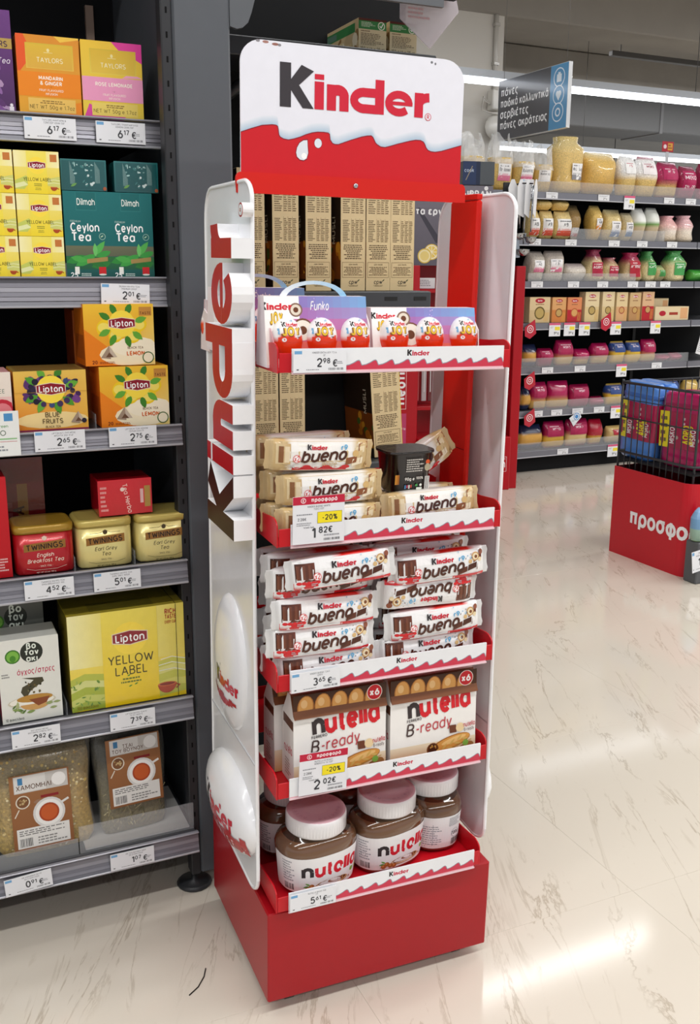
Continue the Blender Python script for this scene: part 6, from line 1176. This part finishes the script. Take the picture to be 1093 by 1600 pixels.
fm = MB(); fm.prism([(-.04, -.01), (.03, .035), (.042, -.045), (.0, -.075), (-.035, -.06)], lambda x, y, t: (x, t, y), -.0015, 0, 'bb1230'); FM = fm.mesh('shelf_talker', 'plastic'); fp = MB(); d = Dec(fp, front(-.04, -.0016, -.07), .08, .1, 0); d.ell(.5, .5, .28, 'f0d8dc', n=18); d.ell(.5, .5, .22, 'bb1230', n=18); d.ell(.5, .5, .13, 'f0d8dc', n=14); d.ell(.5, .5, .08, 'bb1230', n=12); FP = fp.mesh('print', 'plastic')
for s, z, lab in ((.035, .872, 'red shelf flag with a round mark at the left of the carton shelf'), (.58, .905, 'red shelf flag with a round mark in the middle of the carton shelf'), (.048, .578, 'red shelf flag with a round mark at the fifth rail'), (.06, .360, 'red shelf flag with a round mark at the sixth rail')):
    o = bpy.data.objects.new('shelf_talker', FM); COL.objects.link(o); o.matrix_world = FR @ T(s, -.022, z); tag(o, lab, 'shelf flag', 'red shelf flags'); q = bpy.data.objects.new('print', FP); COL.objects.link(q); q.parent = o
mb = MB(); mb.prism([(-.045, -.005), (.02, .04), (.045, -.0), (-.01, -.055)], lambda x, y, t: (x, t, y), -.0015, 0, 'dfe6ec'); o = mb.build('shelf_talker', 'plastic', None, FR @ T(.392, -.024, .325)); tag(o, 'white and blue shelf flag at the sixth rail', 'shelf flag'); p = MB(); d = Dec(p, front(-.045, -.0016, -.055), .09, .09); d.ell(.6, .65, .25, '3f86c8', n=18); d.ell(.6, .65, .2, 'dfe6ec', n=18); d.ell(.6, .65, .14, '3f86c8'); d.lines(.2, .3, .55, .45, 2, '9aa4b0'); p.build('print', 'plastic', o)
mb = MB(); mb.box(-.045, .045, -.001, .001, -.03, .03, 'b01a30'); mb.box(-.012, .012, -.001, .001, -.2, -.03, 'c4c8cc'); o = mb.build('aisle_flag', 'plastic', None, FR @ T(1.2, .25, 1.93)); tag(o, 'small red sign on a stem standing behind the top bags', 'sign'); p = MB(); d = Dec(p, front(-.045, -.001, -.03), .09, .06); d.rect(.5, .15, .92, .85, 'd8a03a'); d.ell(.25, .5, .14, 'e8d8dc'); d.lines(.54, .25, .88, .75, 2, '8a2a20'); p.build('print', 'plastic', o)
mb = MB(); mb.box(-.03, .06, -.001, .001, -.13, .0, 'dfe1e4'); o = mb.build('info_card', 'paper', None, FR @ T(1.33, -.06, .80, 0, 0, .25)); tag(o, 'tilted white printed card hanging at the frame edge over the basket', 'card'); p = MB(); d = Dec(p, front(-.03, -.001, -.13), .09, .13); d.lines(.1, .1, .9, .9, 9, '9a9da4'); p.build('print', 'paper', o)

# LED strips over the shelving
def led(fr, a, b, d_, z, lab):
    e = empty('strip_light', fr @ T(a, d_, z), lab, 'light'); L = b - a
    mb = MB(); mb.prism([(-.05, .012), (.05, .012), (.04, .055), (-.04, .055)], lambda x, y, t: (t, x, y), 0, L, 'a8adb4'); mb.build('housing', 'rail', e)
    mb = MB(); mb.box(0.01, L - .01, -.034, .034, -.014, .0115, 'f4f8ff', bev=.008); mb.build('diffuser', 'glow', e)
    for x in (.3, L - .4, L / 2):
        m2 = MB(); m2.tube([(x, 0, .055), (x, 0, 3.19 - z)], .0025, '4a4a4a', 5); m2.build('hanger', 'dark_steel', e)
led(FR, -1.1, 4.2, .42, 2.235, 'long white strip light over the pasta shelving, passing behind the hanging sign'); led(FR, .2, 5.2, 3.0, 2.235, 'far strip light just above the pasta bags')
# hanging aisle sign
e = empty('aisle_sign', FR @ T(0, 0, 0), 'dark grey hanging sign with white Greek words and a blue band', 'sign')
mb = MB(); mb.box(-.012, .012, -.315, .325, 1.90, 2.22, 'c9ccd0', bev=.001); mb.build('board', 'plastic', e)
p = MB(); d = Dec(p, lambda x, z, o: (-.012 - o, .323 - x, 1.902 + z), .636, .316); d.rect(0, 0, 1, 1, '47484e'); d.rect(.765, 0, 1, 1, '4f93c4')
for i, t in enumerate(('πάνες', 'παιδικά καλλυντικά', 'σερβιέτες', 'πάνες ακράτειας')): d.text(t, .04, .74 - i * .185, .125, 'f0f1f4', wt=1.35, al='l', fit=.70)
for i in range(3):
    y = .80 - i * .27; d.ell(.882, y, .075, 'dbe9f4', n=26); d.ell(.882, y, .066, '4f93c4', n=26)
    if i == 0: d.rect(.85, y - .07, .912, y + .05, 'dbe9f4'); d.rect(.865, y + .05, .897, y + .08, 'dbe9f4')
    elif i == 1: d.ell(.868, y + .02, .022, 'dbe9f4'); d.ell(.896, y + .02, .022, 'dbe9f4'); d.poly([(.848, y), (.916, y), (.882, y - .09)], 'dbe9f4')
    else: d.ell(.882, y, .035, 'dbe9f4'); d.ell(.882, y, .022, '4f93c4')
p.build('sign_print', 'plastic', e)
for y in (-.28, .29):
    mb = MB(); mb.tube([(0, y, 2.22), (0, y, 3.199)], .0012, '6a6a6a', 4); mb.build('wire', 'dark_steel', e)
# ducts and pipes under the ceiling
e = empty('air_duct', FR @ T(0, 0, 0), 'grey sheet metal air duct hanging under the ceiling behind the sign', 'duct')
mb = MB(); mb.box(2.5, 9, 3.9, 4.5, 2.62, 2.95, '77787a', bev=.01); mb.build('main_run', 'dark_steel', e)
mb = MB(); mb.box(2.9, 3.4, 4.5, 8.5, 2.62, 2.9, '6c6d70', bev=.01); mb.build('branch', 'dark_steel', e)
for x in (2.9, 4.4, 5.9):
    mb = MB(); mb.box(x, x + .04, 3.89, 4.51, 2.61, 2.96, '8c8d90', bev=.004); mb.build('flange', 'dark_steel', e)
    mb = MB(); mb.tube([(x + .02, 3.95, 2.96), (x + .02, 3.95, 3.198)], .004, '4a4a4a', 5); mb.build('rod', 'dark_steel', e)
mb = MB(); mb.box(2.2, 6.5, 2.05, 2.10, 2.86, 2.90, '5c5b5a', bev=.004); o = mb.build('cable_tray', 'dark_steel', None, FR); tag(o, 'slim dark cable tray running under the ceiling', 'cable tray')
for x in (2.3, 3.3, 4.3, 5.3):
    m2 = MB(); m2.tube([(x, 2.075, 2.90), (x, 2.075, 3.198)], .004, '4a4a4a', 5); m2.build('rod', 'dark_steel', o)
mb = MB(); mb.box(3.6, 8, 5.2, 6.4, 2.30, 2.36, 'b8b6b2', bev=.01); o = mb.build('hanging_panel', 'painted', None, FR); tag(o, 'pale flat panel hung under the far ceiling', 'panel')
for x in (3.8, 5.4, 7.4):
    m2 = MB(); m2.tube([(x, 5.8, 2.36), (x, 5.8, 3.198)], .005, '5a5a5a', 5); m2.build('rod', 'dark_steel', o)

# ------------------------------------------------------------------ red utensil stand
RR = 'b00c1c'
ns = empty('utensil_stand', FN, 'tall red display stand of kitchen utensils behind the sweets stand', 'display stand')
mb = MB(); mb.box(-.045, .006, .0, .22, .0, 1.2, RR, bev=.003); mb.build('side_column', 'red_steel', ns)
mb = MB(); mb.box(-.70, -.57, .0, .22, .0, 1.2, RR, bev=.003); lc = mb.build('side_column', 'red_steel', ns)
p = MB(); d = Dec(p, front(-.70, 0, .18), .07, .6); d.rect(0, 0, 1, 1, 'b83a66', top='c04a70'); d.rect(0, .42, 1, 1, 'b00c1c'); d.line([(.05, .46), (.95, .46), (.95, .99)], .03, 'e8d0d4'); d.text('neoflam', .82, .50, .075, 'f2eef0', wt=1.7, rot=pi / 2, al='l'); d.text('kitchen to', .5, .28, .02, 'f0d8e0', wt=1.2, fit=.9, rot=-.15); p.build('column_print', 'card', lc)
mb = MB(); mb.box(-.57, -.045, .20, .22, .0, 1.2, 'a00b1a', bev=.002); mb.build('back_panel', 'red_steel', ns)
mb = MB(); mb.box(-.5695, -.0455, -.03, .195, .0, .295, 'b50d1e', bev=.004); bxx = mb.build('plinth_box', 'red_steel', ns)
p = MB(); d = Dec(p, front(-.205, -.03, .10), .14, .09); d.line([(.02, .05), (.98, .05), (.98, .95), (.02, .95)], .012, 'f0dfe2'); d.text('neoflam', .93, .3, .42, 'f2eef0', wt=1.7, al='r', fit=.85); d.ell(.9, .83, .03, 'f0dfe2'); d.ell(.9, .83, .02, 'b50d1e'); p.build('plinth_print', 'card', bxx)
for z in (.46, .78, 1.08):
    mb = MB(); mb.box(-.568, -.047, .05, .198, z - .02, z, 'a80b1a', bev=.002); mb.build('shelf', 'red_steel', ns)
mb = MB(); mb.box(-.72, -.185, .02, .03, 1.2, 1.60, '5f5a66', bev=.001); ps = mb.build('poster_board', 'card', ns)
p = MB(); d = Dec(p, front(-.72, .02, 1.2), .535, .40); d.rect(0, 0, 1, 1, '6a6470', top='74707c'); d.rect(0, .0, .55, .72, '5d5864', top='6d6874'); d.poly([(.24, .7), (.27, .72), (.5, .3), (.44, .28)], '3f3c48'); d.text('κοπή', .55, .83, .09, 'f0eff2', wt=1.8, fit=.3, al='l'); d.text('URBAN', .98, .86, .075, 'e8e7ea', wt=1.7, al='r', fit=.4); d.ell(.93, .97, .02, 'e8e7ea'); d.text('για τα εργαλεία', .08, .64, .075, 'f0eff2', wt=1.7, al='l', fit=.72)
d.ell(.40, .17, .075, 'e2c25a', n=24); d.ell(.40, .17, .066, 'f4ead0', n=24); d.ell(.40, .17, .056, 'e8c860', n=24)
for i in range(8): d.line([(.40, .17), (.40 + .055 * math.cos(i * .785), .17 + .072 * math.sin(i * .785))], .006, 'f4ead0')
d.ell(.33, .12, .07, 'd8b850', n=20); d.ell(.33, .12, .06, 'f0e0b0', n=20); d.ell(.33, .12, .045, 'e8cf80', n=20); p.build('poster_print', 'card', ps)
# packets on the utensil stand
for i, (x, z, h, c) in enumerate(((-.535, .80, .2, '8a2a34'), (-.505, .48, .19, 'b8b0b4'), (-.47, .48, .2, '6a1a24'), (-.545, .48, .2, 'a8323c'), (-.44, .80, .2, 'c0a04a'))):
    mb = MB(); mb.box(-.014, .014, -.006, .006, 0, h, c, bev=.003); mb.box(-.003, .003, -.0085, -.0065, .05, h * .9, 'd8d8da', bev=.001); o = mb.build('utensil_packet', 'wrapped', None, FN @ T(x, .12, z + .001)); tag(o, ['dark red utensil packet on the upper red shelf', 'pale utensil packet on the lower red shelf', 'narrow dark red utensil packet on the lower red shelf', 'bright red utensil packet at the lower shelf corner', 'yellow utensil packet on the upper red shelf'][i], 'packet', 'utensil packets')
mb = MB(); mb.box(-.05, .05, 0, .01, 0, .055, 'e4e4e8', bev=.001); o = mb.build('price_tag', 'paper', None, FN @ T(-.515, .085, 1.082)); tag(o, 'white price card standing on the red utensil stand', 'price tag'); p = MB(); d = Dec(p, front(-.05, 0, 0), .1, .055); d.lines(.1, .2, .9, .85, 4, '8a8c92'); p.build('print', 'paper', o)
# navy book like box on top
mb = MB(); mb.box(-.085, .085, 0, .12, 0, .115, '4f545a', bev=.001, front='4f545a'); o = mb.build('gift_box', 'card', None, FN @ T(-.262, .032, 1.605)); tag(o, 'navy and grey box standing on top of the poster board', 'box'); p = MB(); d = Dec(p, front(-.085, 0, 0), .17, .115); d.rect(0, 0, .42, 1, '23345a'); d.rect(.42, 0, .55, 1, '1c2844'); d.text('cook', .2, .55, .14, 'b8c4d8', wt=1.2); d.line([(.1, .2), (.3, .8)], .02, 'a89a7a'); p.build('front_print', 'card', o)
# ladles on a hook
mb = MB(); mb.tube([(-.10, .02, 1.60), (-.06, -.06, 1.61), (-.0, -.06, 1.61)], .004, '26262a', 6); mb.box(-.13, -.07, .015, .03, 1.19, 1.62, '26262a', bev=.002); mb.build('hook_rail', 'dark_steel', ns)
for i, (x, y, L, kind) in enumerate(((-.10, -.03, .31, 'slice'), (-.066, -.05, .25, 'ladle'), (-.034, -.055, .33, 'ladle'), (.004, -.06, .27, 'spoon'))):
    e = empty('ladle', FN @ T(x, y, 1.60, .3 * i, 0, .05 * (i - 1.5)), ['steel turner with a white paper tag at the back of the hook', 'steel ladle with a white paper tag, second on the hook', 'steel ladle with a white paper tag hanging lowest', 'steel spoon with a white paper tag at the front of the hook'][i], 'kitchen utensil', 'steel utensils on a hook')
    mb = MB(); mb.tube([(0, 0, .0), (.0, 0, -.12), (.004, 0, -L + .04)], [.006, .0055, .0035], 'b8bcc2', 8); mb.build('handle', 'chrome', e)
    mb = MB()
    if kind == 'slice': mb.box(-.03, .03, -.001, .001, -L - .05, -L + .04, 'b0b4ba', bev=.0005)
    else: mb.grid(lambda u, v: (.036 * math.sin(v) * math.cos(u) + .01, .03 * math.sin(v) * math.sin(u), -L + .015 - .034 * math.cos(v) + .0), [2 * pi * j / 14 for j in range(14)], [.05 + 1.5 * j / 5 for j in range(6)], 'b4b8be', 0, True, True)
    mb.build('bowl', 'chrome', e)
    mb = MB(); mb.prism([(-.024, -.14), (.022, -.16), (.028, -.02), (.008, .03), (-.008, .03), (-.026, -.01)], lambda a, b, t: (a, t, b), -.014, -.012, 'e8e9ec'); mb.build('paper_tag', 'paper', e)

# ------------------------------------------------------------------ promotion basket
bk = empty('promotion_basket', FB, 'wire basket on a red wrapped base with the word offer in Greek', 'basket')
mb = MB(); rr = .055; ow = [(0, .02)] + [(x, y) for x, y in arcp(rr, -.425 + rr, rr, rr, 180, 270, 8)] + [(.42, -.425), (.42, .02)]
def wallstrip(mb, path, z0, z1, th, col):
    for (a, b) in zip(path, path[1:] + path[:1]): mb.poly([(a[0], a[1], z0), (b[0], b[1], z0), (b[0], b[1], z1), (a[0], a[1], z1)], col, 0, True)
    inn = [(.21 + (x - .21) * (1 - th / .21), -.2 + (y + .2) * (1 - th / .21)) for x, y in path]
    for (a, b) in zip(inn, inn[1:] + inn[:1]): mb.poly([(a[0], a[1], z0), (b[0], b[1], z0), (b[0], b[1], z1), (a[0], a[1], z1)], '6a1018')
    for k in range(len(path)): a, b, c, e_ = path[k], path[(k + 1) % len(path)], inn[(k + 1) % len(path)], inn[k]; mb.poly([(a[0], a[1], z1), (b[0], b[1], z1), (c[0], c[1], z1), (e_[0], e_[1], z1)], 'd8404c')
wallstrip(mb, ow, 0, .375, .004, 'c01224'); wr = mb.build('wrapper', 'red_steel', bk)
p = MB()
def fw(x, z, o):
    L1 = .02 + .425 - rr
    o += .0012
    if x < L1: return (-o, .02 - x, z)
    a = (x - L1) / rr; return (rr - (rr + o) * math.cos(a), -.425 + rr - (rr + o) * math.sin(a), z)
d = Dec(p, fw, .56, .375); d.text('προσφορές', .112 / .56, .41, .16, 'f1eef0', wt=1.6, al='l', gap=.4); p.build('wrapper_print', 'red_steel', bk)
CW = '2c2e33'
def rail(z, r): mb = MB(); q = [(.008, .012), (.008, -.37)] + arcp(.058, -.37, .05, .05, 180, 270, 5) + [(.42, -.42), (.42, .012), (.008, .012)]; mb.tube([(x, y, z) for x, y in q], r, CW, 6); mb.build('rim', 'dark_steel', bk)
rail(.728, .006); rail(.585, .0035); rail(.440, .006); rail(.66, .002)
vw = MB(); vw.tube([(0, 0, .376 if False else .30), (0, 0, .728)], .0024, CW, 5); VW = vw.mesh('wire', 'dark_steel')
for y in [.012 - i * .0352 for i in range(12)]:
    o = bpy.data.objects.new('wire', VW); COL.objects.link(o); o.parent = bk; o.location = (.0105, y, 0)
for x in [.06 + i * .036 for i in range(11)]:
    for y in (-.4175, .0095):
        o = bpy.data.objects.new('wire', VW); COL.objects.link(o); o.parent = bk; o.location = (x, y, 0)
for x, y in ((.008, .012), (.024, -.405)):
    mb = MB(); mb.tube([(x, y, .34), (x, y, .74)], .0055, CW, 6); mb.build('corner_post', 'dark_steel', bk)
mb = MB(); mb.box(.012, .415, -.412, .005, .405, .412, '1e1e20'); mb.build('basket_floor', 'matt_black', bk)
def twin_pack(M, col, col2, label, L, h, dep):
    e = empty('pasta_pack', M, label, 'pasta pack', 'pasta packs with plastic boxes')
    b = MB()
    for j in range(2):
        y0 = -dep / 2 + dep * j / 2; b = MB(); b.lathe([(L * .40, 0), (L * .46, .01), (L * .49, h * .08), (L * .5, h * .5), (L * .49, h * .92), (L * .46, h - .01), (L * .40, h)], 28, col, ky=dep / 2 / L * .98, p=5, cy=y0 + dep / 4); bo = b.build('plastic_box', 'plastic', e)
        r = MB(); r.lathe([(L * .502, h * .80), (L * .515, h * .815), (L * .515, h * .84), (L * .502, h * .855)], 28, col2, ky=dep / 2 / L * .98, p=5, cy=y0 + dep / 4); r.build('lid_rim', 'plastic', bo)
    sl_ = MB(); z0, z1 = h * .26, h * .74; sl_.lathe([(L * .518, z0), (L * .522, z0 + .004), (L * .522, z1 - .004), (L * .518, z1)], 32, 'a81048', ky=dep / L * 1.0, p=7, caps=False); s2 = sl_.build('sleeve', 'film', e)
    p = MB(); fn = lambda x, z, o: (L / 2 * .965 - x * 1.0, 0, 0)
    d = Dec(p, lambda x, z, o: (-L * .47 + x, -dep * .5225 - o - .0004, z0 + z), L * .94, z1 - z0); d.rect(.0, 0, .24, 1, 'f0dc1e'); d.lines(.03, .1, .2, .9, 4, '3a3a2a'); d.rect(.06, .1, .11, .45, 'a81048'); d.rect(.06, .55, .11, .9, 'a81048')
    for x in (.38, .90): d.text('MISKO', x, .12, .17, 'f2e4ea', wt=1.6, rot=pi / 2, al='l', fit=.3); d.ell(x + .07, .3, .035, 'b8a8a0')
    d.text('ΔΩΡΟ', .76, .15, .24, 'f0dc1e', wt=1.9, rot=pi / 2, al='l', fit=.34); d.text('ΔΩΡΟ', .83, .15, .15, 'f0dc1e', wt=1.6, rot=pi / 2, al='l', fit=.34); d.lines(.6, .5, .66, .9, 3, 'e8d0d8'); p.build('sleeve_print', 'film', e); return e
twin_pack(FB @ T(.10, -.045, .4135, -pi / 2 , 0, .04), '4f86d8', '3a6cc0', 'pasta bundle with a blue plastic box in the wire basket', .20, .32, .13)
twin_pack(FB @ T(.13, -.285, .4135, -pi / 2, 0, -.03), 'b8145e', '98104c', 'pasta bundle with a magenta plastic box in the wire basket, at the frame edge', .23, .30, .15)
mb = MB(); mb.lathe([(.022, 0, '9ab87a'), (.03, .004, '9ab87a'), (.034, .05, '8fb0a0'), (.034, .09, '6f9ac0'), (.022, .115, '7fa8d0'), (.01, .13, '8ab4dc')], 18, '6f9ac0', p=2.4, ky=.85); o = mb.build('food_pot', 'plastic', None, FB @ T(.012, -.467, .166)); tag(o, 'blue and white pack cut by the frame, in front of the red basket', 'package'); 
mb = MB(); mb.box(-.014, .48, -.50, -.432, .0, .165, '54565a', bev=.004); o = mb.build('low_crate', 'dark_steel', None, FB); tag(o, 'low grey crate at the frame edge in front of the red basket', 'crate')
price_tag(FB, .003, -.503, .055, .08, .085, 'MISKO', 'MAKAPONIA', '1', '49', 'white and pink price card hanging at the frame edge below the basket', rot=-.15, group='tags on the pasta shelving')
mb = MB(); mb.tube([(0, 0, .0012), (.012, .02, .0012), (.018, .045, .0012), (.018, .065, .0012)], .0011, '2a2622', 5); o = mb.build('thread', 'matt_black', None, T(-.262, 1.395, 0)); tag(o, 'short dark thread lying on the floor before the tea shelves', 'thread')
